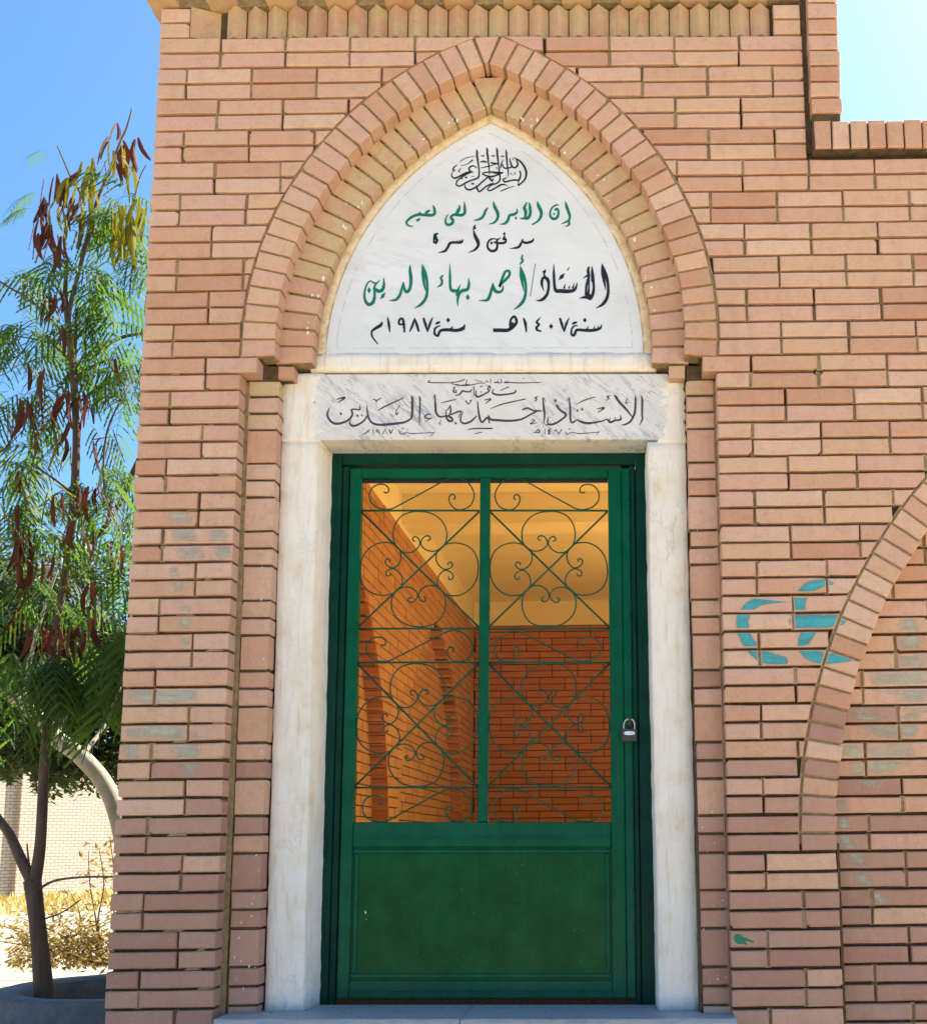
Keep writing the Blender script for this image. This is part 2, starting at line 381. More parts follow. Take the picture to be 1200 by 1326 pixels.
def xr(z):
    d = RRo**2-(z-ARZ)**2; return ARX+math.sqrt(d) if d > 0 else -99
def xb(z, r):
    if z < ZSPR+.02: return (.735 if r > 2 else .68)
    if z < BGZ: return BGX-r
    d = r*r-(z-BGZ)**2; return BGX-math.sqrt(d) if d > 0 else 99

plugs = MB(); bricks = []           # (kind, poly, y_front, depth)
def rough_poly(poly, j=.0014):
    out = []
    n = len(poly)
    for i in range(n):
        p, q = poly[i], poly[(i+1) % n]
        out.append((p[0]+R_.uniform(-j, j), p[1]+R_.uniform(-j, j)))
        Ln = math.hypot(q[0]-p[0], q[1]-p[1])
        if R_.random() < .085 and Ln > .05:             # a chipped arris
            o = poly[i-1]; Lo = math.hypot(o[0]-p[0], o[1]-p[1]) or 1; c1, c2 = R_.uniform(.004, .014), R_.uniform(.004, .016)
            out.pop(); out.append((p[0]+(o[0]-p[0])/Lo*min(c1, Lo*.4), p[1]+(o[1]-p[1])/Lo*min(c1, Lo*.4))); out.append((p[0]+(q[0]-p[0])/Ln*c2, p[1]+(q[1]-p[1])/Ln*c2))
        if Ln > .18:
            for t in (.33+R_.uniform(-.1, .1), .68+R_.uniform(-.08, .08)):
                out.append((p[0]+(q[0]-p[0])*t+R_.uniform(-j, j)*.5, p[1]+(q[1]-p[1])*t+R_.uniform(-j, j)*.7))
    return out
def put(kind, poly, yf=0., depth=.088):
    if len(poly) < 3: return
    if area(poly) < .0004: return
    bricks.append((kind, rough_poly(poly), yf+R_.uniform(-.0015, .0022), depth))
def rect(x0, x1, z0, z1): return [(x0, z0), (x1, z0), (x1, z1), (x0, z1)]
MOD = .2585
XEND = 1.62
def row_bricks(k, x0, x1, kinds, yf=0., shift=0., depth=.088, clipper=None):
    par = (k//2) % 2
    g0 = -1.608+shift-(MOD/2 if par else 0)
    n0 = math.floor((x0-g0)/MOD)
    js = [g0+MOD*i for i in range(n0, n0+40)]
    for a, b in zip(js, js[1:]):
        xa, xbb = max(a+JT/2, x0), min(b-JT/2, x1)
        if x1-xbb < .03 and x1 < .6: xbb = x1
        if xa-x0 < .03: xa = x0
        if xbb-xa < .02: continue
        xa += R_.uniform(-.002, .002) if xa > x0 else 0; xbb += R_.uniform(-.002, .002) if xbb < x1 else 0
        xm = (xa+xbb)/2
        z1, z0 = zrow(k, xm)-JT*.54, zrow(k+1, xm)+JT*.54
        if xbb < x1-.001:                              # mortar of the upright joint, nearer the face than the raked bed
            pg = rect(xbb-.004, b+JT/2+.006, z0-.003, z1+.003); ok = True
            if clipper:
                cp = clipper(pg); ok = len(cp) > 2 and area(cp) > .98*area(pg)
            if ok and R_.random() < .85: plugs.prism(pg, yf+R_.choice((.006, .010, .014, .020)), .03)
        if R_.random() < .22 and not clipper:          # mortar squeezed out along part of the bed
            u = R_.uniform(xa, xbb-.03); v = min(xbb, u+R_.uniform(.03, .14)); plugs.prism([(u, z0-JT+.0015), (v, z0-JT+.003), (v-.01, z0+.001), (u+.012, z0+.0005)], yf+R_.uniform(.004, .012), .03)
        dz = R_.uniform(-.0012, .0012); poly = rect(xa, xbb, z0+dz, z1+dz)
        full = area(poly)
        if clipper:
            poly = clipper(poly)
            if len(poly) < 3: continue
        kind = kinds[0] if xbb-xa > .2 else kinds[1]
        if area(poly) < full*.985: kind = 'cut_brick'
        put(kind, poly, yf, depth)
def clip_spandrel(poly):
    zs = sorted({p[1] for p in poly}); z0, z1 = zs[0], zs[-1]; xm = sum(p[0] for p in poly)/len(poly)
    g = .011
    if xm < -.56:
        a, b = xl(z0), xl(z1)
        if b > 50: b = -.45
        if a > 50: return poly
        return clip(poly, (a-g, z0), (b-g, z1))
    a, b = xr(z0), xr(z1)
    if b < -50: b = -.67
    if a < -50: return poly
    return clip(poly, (b+g, z1), (a+g, z0))
def clip_big(poly):
    zs = sorted({p[1] for p in poly}); z0, z1 = zs[0], zs[-1]
    a, b = xb(z0, BGo), xb(z1, BGo); g = .010
    if z0 < ZSPR+.02 < z1: a = BGX-BGo
    if a > 50: return poly
    if b > 50: b = a+.3
    return clip(poly, (a-g, z0), (b-g, z1))
LE, PI_L, PI_R, CE = -1.852, -1.4745, .3375, .712      # left edge, pilaster edges, right end of the raised part
low = []
for k in range(0, 67):
    # raised front above the springing
    if k < 20:
        z0 = zrow(k+1, -.55)
        row_bricks(k, LE, -.545, ('brick', 'half_brick'), clipper=clip_spandrel)
        if k >= 8: row_bricks(k, -.555, XEND, ('brick', 'half_brick'), clipper=clip_spandrel)
        else: row_bricks(k, -.555, CE, ('brick', 'half_brick'), clipper=clip_spandrel)
    elif k == 20:
        row_bricks(k, LE, -1.608-JT/2, ('brick', 'half_brick'))
        put('corbel_brick', rect(-1.608+JT/2, -1.413, zrow(21, -1.5)+JT*.45, zrow(20, -1.5)-JT*.45), 0, .1)
        put('corbel_brick', rect(.287, .47-JT/2, zrow(21, .4)+JT*.45, zrow(20, .4)-JT*.45), 0, .1)
        row_bricks(k, .47+JT/2, XEND, ('brick', 'half_brick'), shift=.01)
    else:
        row_bricks(k, LE+R_.uniform(-.003, .003), PI_L, ('brick', 'half_brick'))
        s = .008
        row_bricks(k, PI_R, XEND+1, ('brick', 'half_brick'), shift=s, clipper=clip_big)
        # brickwork inside the blind arch
        def cin(poly):
            zs = sorted({p[1] for p in poly}); z0, z1 = zs[0], zs[-1]
            a, b = xb(z0, BGi+.03), xb(z1, BGi+.03)
            if a > 50: return []
            if b > 50: b = a+.4
            return clip(poly, (b, z1), (a, z0))
        if zrow(k, 1) < BGZ+1.9: row_bricks(k, .69, XEND, ('recessed_brick', 'recessed_half_brick'), yf=.108, shift=.014, depth=.05, clipper=cin)
def arc_ring(cx, cz, ri, ro, a0, a1, n, kind, yf, depth):
    """voussoirs between two angles (radians from +x, a0 -> a1)"""
    for i in range(n):
        u, v = a0+(a1-a0)*i/n, a0+(a1-a0)*(i+1)/n
        g = (.0045 if a1 > a0 else -.0045)
        j = R_.uniform(-.003, .003)
        pts = []
        for (r, a, s) in ((ri, u, 1), (ro, u, 1), (ro, v, -1), (ri, v, -1)):
            aa = a+s*g/r; pts.append((cx+(r+(j if r == ri else 0))*math.cos(aa), cz+(r+(j if r == ri else 0))*math.sin(aa)))
        if area(pts) < 0: pts = pts[::-1]
        put(kind, pts, yf, depth)
ax = -.547
def ring(side, cx, cz, ri, ro, zs, kind, yf, depth, pitch=.0668):
    if side < 0:
        a0 = math.pi-math.asin((zs-cz)/ri); a1 = math.pi-math.acos(min(1, (cx-(ax-.009))/ri))
    else:
        a0 = math.asin((zs-cz)/ri); a1 = math.acos(min(1, ((ax+.009)-cx)/ri))
    n = max(1, round(abs(a1-a0)*ri/pitch)); arc_ring(cx, cz, ri, ro, a0, a1, n, kind, yf, depth)
    return a1
aL = ring(-1, ALX, ALZ, RLi, RLo, 3.148, 'arch_brick', 0, .09)
aR = ring(1, ARX, ARZ, RRi, RRo, 3.132, 'arch_brick', 0, .09)
def pol(cx, cz, r, a): return (cx+r*math.cos(a), cz+r*math.sin(a))
def keyst(kind, L_, R2, ri_l, ro_l, ri_r, ro_r, al, ar, yf, zmax):
    a, b, c, d = pol(*L_, ri_l+.004, al-.004), pol(*R2, ri_r+.004, ar+.004), pol(*R2, ro_r, ar+.0055), pol(*L_, ro_l, al-.0055)
    p = clip([a, b, c, d], (5, zmax), (-5, zmax)); put(kind, p, yf, .09)
keyst('keystone', (ALX, ALZ), (ARX, ARZ), RLi, RLo, RRi, RRo, aL, aR, 0, 4.489)
ILX, ILZ, IRX, IRZ, ILi, IRi = -.066, 3.178, -1.042, 3.208, 1.154, 1.138
aL2 = ring(-1, ILX, ILZ, ILi, ILi+.142, 3.148, 'inner_arch_brick', .07, .1)
aR2 = ring(1, IRX, IRZ, IRi, IRi+.142, 3.132, 'inner_arch_brick', .07, .1)
keyst('inner_keystone', (ILX, ILZ), (IRX, IRZ), ILi, ILi+.142, IRi, IRi+.142, aL2, aR2, .07, 4.5)
# blind arch ring and its upright leg
arc_ring(BGX, BGZ, BGi, BGo, math.pi+(BGZ-ZSPR-.002)/1.95, math.pi-math.acos(.55), 30, 'arch_brick', 0, .115)
for k in range(47, 67):                                # below the springing the leg is bonded brick: half / full
    pass
# inner pilasters
for (x0, x1, xx) in ((-1.462, -1.349, -1.4), (.224, .333, .28)):
    k = 21
    while k < 66:
        h = 2 if (k >= 24 and (k-24) % 4 == 0) else 1
        dxx = (-.5 if xx < 0 else .35)*.0006*(k-21)
        sx = .00045*(k-21)
        put('pilaster_brick', rect(x0+sx+R_.uniform(-.002, .002), x1+sx*.4+R_.uniform(-.003, .003), zrow(k+h, xx)+JT*.5, zrow(k, xx)-JT*.5), .07, .07)
        k += h
put('corbel_brick', rect(-1.352, -1.291, zrow(21, -1.3)+.006, zrow(20, -1.3)-.012), .07, .1)
put('corbel_brick', rect(.160, .222, zrow(21, .2)+.006, zrow(20, .2)-.012), .07, .1)
put('pilaster_brick', rect(-1.46, -1.357, zrow(21, -1.3)+.006, zrow(20, -1.3)-.012), .085, .05)
put('pilaster_brick', rect(.228, .285, zrow(21, .2)+.006, zrow(20, .2)-.012), .085, .05)
# end blocks beside the toothed course
for kk in (0, 1):
    for (x0, x1, t) in ((-1.853, -1.737, 4.4985), (.602, .708, 4.4806)):
        put('half_brick', rect(x0, x1, t+.0676*kk+.005, t+.0676*(kk+1)-.004), 0)
# coping and stepped border on the right
zc0, zc1 = 3.966, 4.08
x = .742
while x < 2.2:
    put('coping_brick', rect(x, x+.0625, zc0+tilt(x)*.3, zc1+tilt(x)*.3), -.037, .2); x += .0705
z = 4.112
while z < 4.95:
    put('border_brick', rect(.7335+R_.uniform(-.003, .003), .8505+R_.uniform(-.002, .004), z, z+.060), -.036, .2); z += .0690

# mortar body of the front wall, one mesh
mw = MB(); mwr = MB()
yb = .0300
# outline of the raised front above the springing, with the arch cut out
arcL = [pol(ALX, ALZ, RLi+.055, a) for a in np.linspace(math.pi-math.asin((3.142-ALZ)/(RLi+.055)), aL, 24)]
arcR = [pol(ARX, ARZ, RRi+.055, a) for a in np.linspace(aR, math.asin((3.12-ARZ)/(RRi+.055)), 24)]
mw.prism([(-1.843, 3.142)]+arcL+arcR+[(.74, 3.12), (.74, 4.487), (-1.843, 4.505)], yb, .10)
# ring bodies behind the joints
def band(l, r, ri_l, ri_r, al, ar, t, y0, d, zsl, zsr):
    for (c, rr, a0, a1) in ((l, ri_l, math.pi-math.asin((zsl-l[1])/ri_l), al), (r, ri_r, math.asin((zsr-r[1])/ri_r), ar)):
        A = np.linspace(a0, a1, 26)
        for u, v in zip(A, A[1:]):
            q = [pol(*c, rr+.006, u), pol(*c, rr+t, u), pol(*c, rr+t, v), pol(*c, rr+.006, v)]
            if area(q) < 0: q = q[::-1]
            mwr.prism(q, y0, d)
band((ALX, ALZ), (ARX, ARZ), RLi, RRi, aL, aR, .133, .0105, .07, 3.15, 3.134)
band((ILX, ILZ), (IRX, IRZ), ILi, IRi, aL2, aR2, .116, .0805, .085, 3.15, 3.134)
mwr.prism([pol(ALX, ALZ, RLi+.012, aL), pol(ARX, ARZ, RRi+.012, aR), pol(ARX, ARZ, RRo, aR), pol(ALX, ALZ, RLo, aL)], .0117, .06)
mwr.prism([pol(ILX, ILZ, ILi+.006, aL2), pol(IRX, IRZ, IRi+.006, aR2), pol(IRX, IRZ, IRi+.11, aR2), pol(ILX, ILZ, ILi+.11, aL2)], .0805, .085)
# piers
mw.box(-1.843, -1.482, yb, .30, 0, 3.142)
mw.box(.345, .724, yb, .092, 0, BGZ); mw.box(.345, .66, yb+.0003, .092, BGZ, 3.11)          # right of the door up to the blind arch (its ring covers the rest)
mw.box(-1.488, -1.352, .0805, .30, 0, 3.14); mw.box(.228, .352, .0805, .30, 0, 3.12)
mw.box(-1.46, -1.30, .094, .2, 3.085, 3.14); mw.box(.17, .30, .094, .2, 3.07, 3.125)
# right wing: front slab outside the blind arch, recess slab behind it
arcB = [pol(BGX, BGZ, BGi+.055, a) for a in np.linspace(math.pi-math.acos(.60), math.pi, 30)]
mw.prism([p for p in arcB[::-1] if p[0] < .7405]+[(.7405, 3.12), (.345, 3.12), (.345, 3.0), (.345, BGZ)], yb+.0009, .07)
mw.prism([(.7405, BGZ+.5217)]+[p for p in arcB[::-1] if p[0] > .745]+[(2.5, arcB[0][1]), (2.5, 3.965), (.7405, 3.965)], yb, .07)
mw.box(.70, 2.5, .134, .25, 0, 3.94)
for u, v in zip(np.linspace(math.pi-math.acos(.56), math.pi, 31), np.linspace(math.pi-math.acos(.56), math.pi, 31)[1:]):
    q = [pol(BGX, BGZ, BGi+.006, u), pol(BGX, BGZ, BGi+.137, u), pol(BGX, BGZ, BGi+.137, v), pol(BGX, BGZ, BGi+.006, v)]
    mwr.prism(q if area(q) > 0 else q[::-1], .0109, .07)
mw.box(.724+.004, .738, .0308, .08, 0, BGZ)
mw.box(.735, 2.2, -.024, .2, 3.955, 4.07)      # under the coping joints
mw.box(.738, .846, -.024, .2, 4.0705, 4.95)
mw.box(.700, .7375, .02, .2, 3.97, 4.95)
# core with the door opening, tympanum left open for plaster and plaque
mw.box(-1.49, -1.225, .17, .355, 0, 4.62); mw.box(.095, .36, .17, .355, 0, 4.62)
mw.box(-1.225, .095, .17, .355, 2.90, 4.62)
mw.box(-1.225, .095, .11, .355, 0, .69)
mw.box(-1.85, -1.49, .25, .355, 0, 4.62); mw.box(.36, .74, .10, .355, 0, 4.62)
mwr.box(-1.480, -1.456, .073, .2, 0, 3.07); mwr.box(.329, .343, .074, .2, 0, 3.05)
# frieze above: backing of the toothed course, cornice
mw.box(-1.735, .60, .046, .30, 4.487, 4.64); mw.box(-1.849, -1.735, yb, .3, 4.50, 4.64); mw.box(.60, .715, yb, .3, 4.487, 4.64)
front = mw.build('front_wall', MORTAR_D, bld); tag(mwr.build('arch_mortar', MORTAR, front), kind='stuff')
# cornice
for i in range(12):
    x0 = -1.90+.2365*i
    if x0 > .55: break
    b_ = MB(); b_.cbox(x0, x0+.116, -.056, .1, 4.640, 4.700, .003); b_.build('cornice_brick', BR_BOUNCE, front)
cm = MB(); cm.box(-1.88, .715, .012, .3, 4.6405, 4.702); cm.build('cornice_bed', MORTAR, front)
x = -1.935
while x < .70:
    b_ = MB(); b_.cbox(x, min(x+.249, .715), -.066, .2, 4.705, 4.763, .003); b_.build('cornice_brick', BR_BOUNCE, front); x += .2585
cm = MB(); cm.box(-1.92, .71, -.05, .3, 4.7635, 4.78); cm.box(-1.90, .712, -.03, .3, 4.781, 4.95); cm.build('cornice_cap', MORTAR, front)
# toothed course: soldier bricks turned 45 degrees
def tooth(xc, z0, z1, hw=.0385):
    y0 = R_.uniform(-.002, .002); d = R_.uniform(-.004, .004)
    v = []
    for z in (z0, z1):
        v += [(xc-hw, y0+.040, z), (xc+d, y0, z), (xc+hw, y0+.040, z), (xc+d, y0+.078, z)]
    b_ = MB(); b_.add(v, [(3, 2, 1, 0), (4, 5, 6, 7), (0, 1, 5, 4), (1, 2, 6, 5), (2, 3, 7, 6), (3, 0, 4, 7)])
    return b_
n_t = 27; x_a, x_b = -1.600, .592
for i in range(n_t):
    xc = x_a+(x_b-x_a)*(i+.5)/n_t
    tooth(xc, zrow(0, xc)+.004, zrow(0, xc)+.1385+R_.uniform(-.003, .002)).build('toothed_brick', BR_BOUNCE, front)
b_ = MB(); z0 = zrow(0, -1.66)+.005; z1 = z0+.133
b_.add([(-1.733, .004, z0), (-1.612, .052, z0), (-1.612, .1, z0), (-1.733, .06, z0), (-1.733, .004, z1), (-1.612, .052, z1), (-1.612, .1, z1), (-1.733, .06, z1)],
       [(3, 2, 1, 0), (4, 5, 6, 7), (0, 1, 5, 4), (1, 2, 6, 5), (2, 3, 7, 6), (3, 0, 4, 7)]); b_.build('toothed_brick', BR_BOUNCE, front)

# bricks as objects: the largest 300 of a kind singly, what is past that, under the step or beyond the frame joined
rest = MB(); count = {}
def in_frame(poly):
    xc = sum(p[0] for p in poly)/len(poly); zc = sum(p[1] for p in poly)/len(poly)
    return xc < 1.27 and zc > .66
order = sorted(bricks, key=lambda b: -area(b[1])*(1+.05*(4.6-b[1][0][1])))
for kind, poly, yf, dep in order:
    c = count.get(kind, 0)
    if not in_frame(poly) or c >= 298:
        rest.prism(poly, yf, dep, .003); continue
    count[kind] = c+1
    b_ = MB(); b_.prism(poly, yf, dep, R_.uniform(.0025, .0045)); xc = sum(p[0] for p in poly)/len(poly); zc = sum(p[1] for p in poly)/len(poly)
    tx, tz = R_.gauss(0, .004), R_.gauss(0, .016)
    b_.v = [(x, y+max(-.0012, min(.0012, tx*(x-xc)+tz*(z-zc))), z) for x, y, z in b_.v]
    b_.build(kind, BR_BOUNCE if (kind.startswith('inner') and R_.random() < (zc-3.3)*1.3) or (kind == 'pilaster_brick' and zc > 3.0) else BR_LOW if R_.random() < .9*min(1, max(0, (1.95-zc)/.9)) else BR, front)
tag(rest.build('brickwork', BR, front), kind='stuff'); tag(plugs.build('joint_mortar', MORTAR, front), kind='stuff')
print('brick counts', count)

# ------------------------------------------------------------------ plaster around door and plaque
def rough_slab(x0f, x1f, z0, z1, yf, y1, mat, name, step=.035, jx=.0018, jy=.0018, nx=5, seed=1, bx0=0., bx1=0.):
    rr = random.Random(seed); nz = max(2, int((z1-z0)/step)); V = []; Fc = []
    for i in range(nz+1):
        z = z0+(z1-z0)*i/nz; a, b2 = x0f(z)+rr.uniform(-jx, jx), x1f(z)+rr.uniform(-jx, jx)
        row = [(a+bx0, y1, z), (a, yf+.006, z)]
        for j in range(nx+1):
            t = j/nx; e = .002 if j in (0, nx) else 0
            row.append((a+(b2-a)*(.03+.94*t), yf+e+rr.uniform(-jy, jy), z+rr.uniform(-.004, .004)*(0 < i < nz)))
        row += [(b2, yf+.006, z), (b2+bx1, y1, z)]; V += [(x, y, zz+tilt(x)) for x, y, zz in row]
    m = nx+5
    for i in range(nz):
        for j in range(m-1): Fc.append((i*m+j, i*m+j+1, (i+1)*m+j+1, (i+1)*m+j))
    Fc += [tuple(range(m-1, -1, -1)), tuple(range(nz*m, nz*m+m))]
    b2 = MB(); b2.add(V, Fc); return b2.build(name, mat, bld, True)
ld = lambda z: -1.207+.0065*(2.84-z); rd = lambda z: .073+.005*(2.84-z)
rough_slab(lambda z: -1.349+.006*(3-z), ld, .705, 2.848, .130, .36, PLASTER, 'plaster_jamb', seed=3, bx1=.024)
rough_slab(rd, lambda z: .2205+.004*(3-z), .705, 2.84, .130, .36, PLASTER, 'plaster_jamb', seed=4, bx0=-.012)
# plaster left and right of the inscribed lintel, and the band above it
rough_slab(lambda z: -1.349, lambda z: -1.198+.014*math.sin(z*31)+.010*math.sin(z*83)+.006*math.sin(z*171), 2.842, 3.121, .1262, .36, PLASTER, 'plaster_patch', seed=5, nx=4, jx=.006, step=.014)
rough_slab(lambda z: .122+.016*math.sin(z*37)+.010*math.sin(z*71)+.006*math.sin(z*183), lambda z: .2215, 2.836, 3.112, .1265, .36, PLASTER, 'plaster_patch', seed=6, nx=3, jx=.006, step=.014)
rough_slab(lambda z: -1.243, lambda z: .108, 3.130, 3.2055, .1265, .36, PLASTER, 'plaster_band', step=.02, nx=24, seed=7)
# ochre plaster ring between the inner arch and the plaque
def arch_outline(off, zb, n=26, apex_drop=0.):
    rl, rr = ILi+off, IRi+off
    aL_ = np.linspace(math.pi-math.asin((zb-ILZ)/rl), math.pi-math.acos(min(1, (ILX-ax)/rl)), n)
    aR_ = np.linspace(math.acos(min(1, (ax-IRX)/rr)), math.asin((zb-.013-IRZ)/rr), n)
    return [pol(ILX, ILZ, rl, a) for a in aL_], [pol(IRX, IRZ, rr, a) for a in aR_]
oL, oR = arch_outline(.02, 3.135); o_b = oL+oR
mb = MB(); mb.prism(o_b[::-1] if area(o_b) < 0 else o_b, .136, .03); mb.build('tympanum_bed', OCHRE, bld)
rr = random.Random(9)
mb = MB(); iL, iR = arch_outline(-.032, 3.2065, 60); oL, oR = arch_outline(.008, 3.2065, 60)
inn, out = iL+iR, oL+oR
V = []; Fc = []
for i, ((a, b_), (c, d)) in enumerate(zip(inn, out)):
    j = rr.uniform(-.006, .004)
    for t, y in ((0, .136), (.02, .129), (.35, .124+rr.uniform(-.003, .003)), (.7, .126+rr.uniform(-.004, .004)), (1, .13), (1.02, .16)):
        V.append((a+(c-a)*t+j*(1-t), y, b_+(d-b_)*t+j*(1-t)*.6))
for i in range(len(inn)-1):
    for j in range(5): Fc.append((i*6+j, i*6+j+1, (i+1)*6+j+1, (i+1)*6+j))
mb.add(V, Fc); mb.build('plaster_reveal', OCHRE, bld, True)

# ------------------------------------------------------------------ marble plaque and lintel
plq = thing('marble_plaque', 'white pointed marble plaque painted with green and black Arabic lettering', 'plaque', (-.56, .13, 3.2))
iL, iR = arch_outline(-.034, 3.207, 30)
pl = iL+iR; pl = pl if area(pl) > 0 else pl[::-1]
mb = MB(); mb.prism(pl, .1275, .012, .002); mb.build('plaque_slab', MARBLE, plq)
lin = thing('marble_lintel', 'grey veined marble lintel with slate Arabic lettering above the door', 'lintel', (-.53, .13, 2.85))
mb = MB(); mb.cbox(-1.223, .157, .1275, .36, 2.8495, 3.1185, .003, sh=lambda x, z: z+tilt(x)); mb.build('lintel_slab', MARBLE2, lin)

class Ink:
    """brush strokes given as (x, y, width) in enlarged-picture units"""
    def __init__(s, ox, oy, sc, Y): s.o = (ox, oy, sc, Y); s.m = MB(); s.i = 0
    def px(s, x, y):
        ox, oy, sc, Y = s.o; return P(ox+x/sc, oy+y/sc, Y-.0007-.00003*(s.i % 12))
    def st(s, *pts, k=7, wmul=1.):
        s.i += 1
        pts = [p if len(p) == 3 else (*p, 12) for p in pts]
        q = smooth_path(pts, k); V = []
        for i, (x, y, w_) in enumerate(q):
            a, b = q[max(i-1, 0)], q[min(i+1, len(q)-1)]; dx, dy = b[0]-a[0], b[1]-a[1]; Ln = math.hypot(dx, dy) or 1
            h = max(w_*wmul, 2)/2; V += [s.px(x-dy/Ln*h, y+dx/Ln*h), s.px(x+dy/Ln*h, y-dx/Ln*h)]
        s.m.add(V, [(2*i, 2*i+1, 2*i+3, 2*i+2) for i in range(len(q)-1)]); return s
    def dot(s, x, y, d):
        s.i += 1; h = d/2*1.15; s.m.add([s.px(x-h*.75, y), s.px(x, y+h), s.px(x+h*.75, y), s.px(x, y-h)], [(0, 1, 2, 3)]); return s
    def para(s, *pts):
        s.i += 1; s.m.add([s.px(*p) for p in pts], [tuple(range(len(pts)))]); return s
    def done(s, mat, parent, label=None):
        o = s.m.build('lettering', mat, parent)
        if label: o['label'] = label
YP = .1272
A = Ink(580, 185, 10.909, YP)
A.st((930,205,12),(1010,250,26),(1075,330,30),(1105,420,30),(1090,500,26),(1040,560,22),(985,600,26))
A.st((960,230,14),(985,300,26),(950,345,24),(905,330,24),(880,260,22),(872,212,8)).st((925,240,8),(905,205,12))
A.st((815,88,6),(825,180,26),(838,320,20),(848,400,18),(850,475,12)).st((815,95,14),(842,155,5))
A.st((683,62,6),(695,150,26),(710,280,20),(722,400,18),(735,500,22),(700,560,22),(600,600,20),(560,650,18),(590,672,20),(660,640,22),(760,585,24),(845,602,8)).st((683,66,14),(714,125,5))
A.st((543,62,6),(555,150,28),(570,270,20),(580,360,16),(585,440,14)).st((545,66,14),(580,122,5))
A.st((400,85,6),(410,180,28),(430,320,20),(440,430,22),(420,490,24),(330,525,22),(250,560,22),(170,605,22),(120,590,20),(125,540,20),(180,490,20),(260,440,22),(345,400,18)).st((400,90,14),(434,152,5))
A.st((410,352,12),(350,320,20),(300,350,24),(310,395,24),(358,415,10)).st((315,398,12),(240,425,22),(160,470,26),(90,495,24),(50,460,18),(65,410,10),(100,365,5))
A.st((130,305,8),(85,340,20),(70,380,20),(108,388,10)).st((185,355,8),(152,390,14),(168,414,12))
A.st((165,262,10),(250,210,12),(382,182,6)).st((180,322,6),(270,295,12),(350,235,22))
A.st((452,270,10),(500,258,26),(552,270,16)).st((600,275,20),(660,290,30),(712,288,20)).st((455,352,10),(560,330,16),(645,308,10))
A.st((785,413,6),(700,420,36),(600,408,20),(505,418,18),(492,440,18),(560,465,22),(620,472,26),(700,448,20),(780,420,8)).st((570,478,24),(620,530,30),(640,500,10))
A.st((560,480,20),(480,550,22),(400,620,24),(300,660,24),(245,630,20),(238,582,12)).st((395,600,20),(420,660,26),(450,682,22),(540,610,22),(645,558,14))
A.st((465,180,14),(512,180,20)).st((610,182,14),(662,178,20)).st((740,188,12),(792,184,20)).st((330,572,24),(368,576,24)).st((180,490,24),(205,505,20)).st((240,490,26),(270,482,22)).st((320,470,6),(370,468,8))
A.st((775,230,8),(750,310,22),(738,360,10)).st((680,335,8),(692,368,12)).st((770,300,14),(795,352,20),(868,348,20),(905,332,20))
A.st((1008,388,20),(1025,440,22),(1000,520,24),(950,520,24),(900,525,22),(840,540,24),(795,545,24),(780,510,20),(832,488,14)).dot(890,432,28).dot(942,424,28).st((912,455,6),(930,440,8)).st((1000,520,10),(990,590,16))
A.st((735,682,12),(800,655,16),(870,625,14),(940,610,6)); A.done(INK_B, plq)
G = Ink(640, 250, 10.909, YP)
G.st((1000,108,6),(1018,180,40),(1050,270,40),(1065,330,34),(1050,380,30),(1000,410,24),(935,435,5)).st((1050,385,30),(1058,430,30),(1035,458,24),(998,468,8))
G.st((912,166,8),(875,165,24),(820,200,22),(785,270,26),(800,340,34),(845,362,40),(893,330,36),(905,260,30),(885,222,36),(850,240,26)).dot(843,290,38)
G.st((605,112,6),(620,170,44),(652,240,50),(663,300,44),(635,370,34),(590,410,24),(532,442,24))
G.st((493,130,14),(502,200,40),(506,290,40),(478,345,44),(430,352,40),(355,357,6)).st((430,350,24),(442,290,44),(436,240,46),(424,200,40),(460,125,16)).st((395,212,8),(445,170,24))
G.st((313,215,10),(320,265,30),(270,300,40),(215,312,36),(190,380,40),(150,425,34),(72,438,6)).dot(303,350,44)
G2 = Ink(515, 250, 8.889, YP); G2.i = 3
G2.st((1098,88,5),(1112,150,34),(1146,220,38),(1150,280,30),(1110,335,24),(1042,356,6)).st((1038,163,12),(1010,200,28),(985,260,28),(940,298,28),(868,312,6))
G2.st((765,92,6),(769,160,30),(770,220,34),(740,250,34),(690,250,34),(640,248,30),(610,280,28),(634,310,34),(620,350,32),(570,362,30),(548,322,24),(560,270,14),(586,238,5)).st((670,240,26),(695,200,40),(712,158,22),(698,140,14))
G2.st((403,138,14),(420,180,30),(424,230,32),(390,252,34),(320,250,34),(250,245,32),(200,255,32),(150,280,30),(105,322,26),(102,352,24),(130,375,20),(182,380,6)).st((372,196,14),(335,215,34),(322,240,24)).st((262,212,8),(235,245,28)).st((210,318,10),(230,308,30),(258,292,14))
G.done(INK_G, plq, 'green line of lettering under the calligraphic emblem'); G2.done(INK_G, plq)
B3 = Ink(515, 250, 8.889, YP)
B3.st((870,420,8),(888,490,36),(918,550,42),(925,600,34),(885,650,24),(808,686,5)).st((896,362,10),(876,392,24),(894,402,18),(858,416,10))
B3.st((467,462,10),(428,480,36),(440,520,34),(452,545,30),(428,582,30)).st((418,490,20),(415,575,22))
B3.st((752,528,8),(735,560,28),(700,568,30),(650,565,30),(600,575,32),(575,620,30),(540,665,28),(460,683,5)).st((690,540,8),(680,565,16)).st((722,535,8),(712,560,16))
B3.st((1186,512,6),(1140,545,22),(1145,600,26),(1130,650,30),(1080,665,30),(1037,630,26),(1035,572,22),(1070,530,20),(1130,524,10)).dot(1078,572,40)
B3b = Ink(640, 250, 10.909, YP); B3b.i = 5
B3b.dot(140,572,48).st((148,600,24),(130,650,34),(162,645,24),(155,690,32),(100,705,34),(40,700,30),(-10,690,26)).st((85,632,5),(20,655,16))
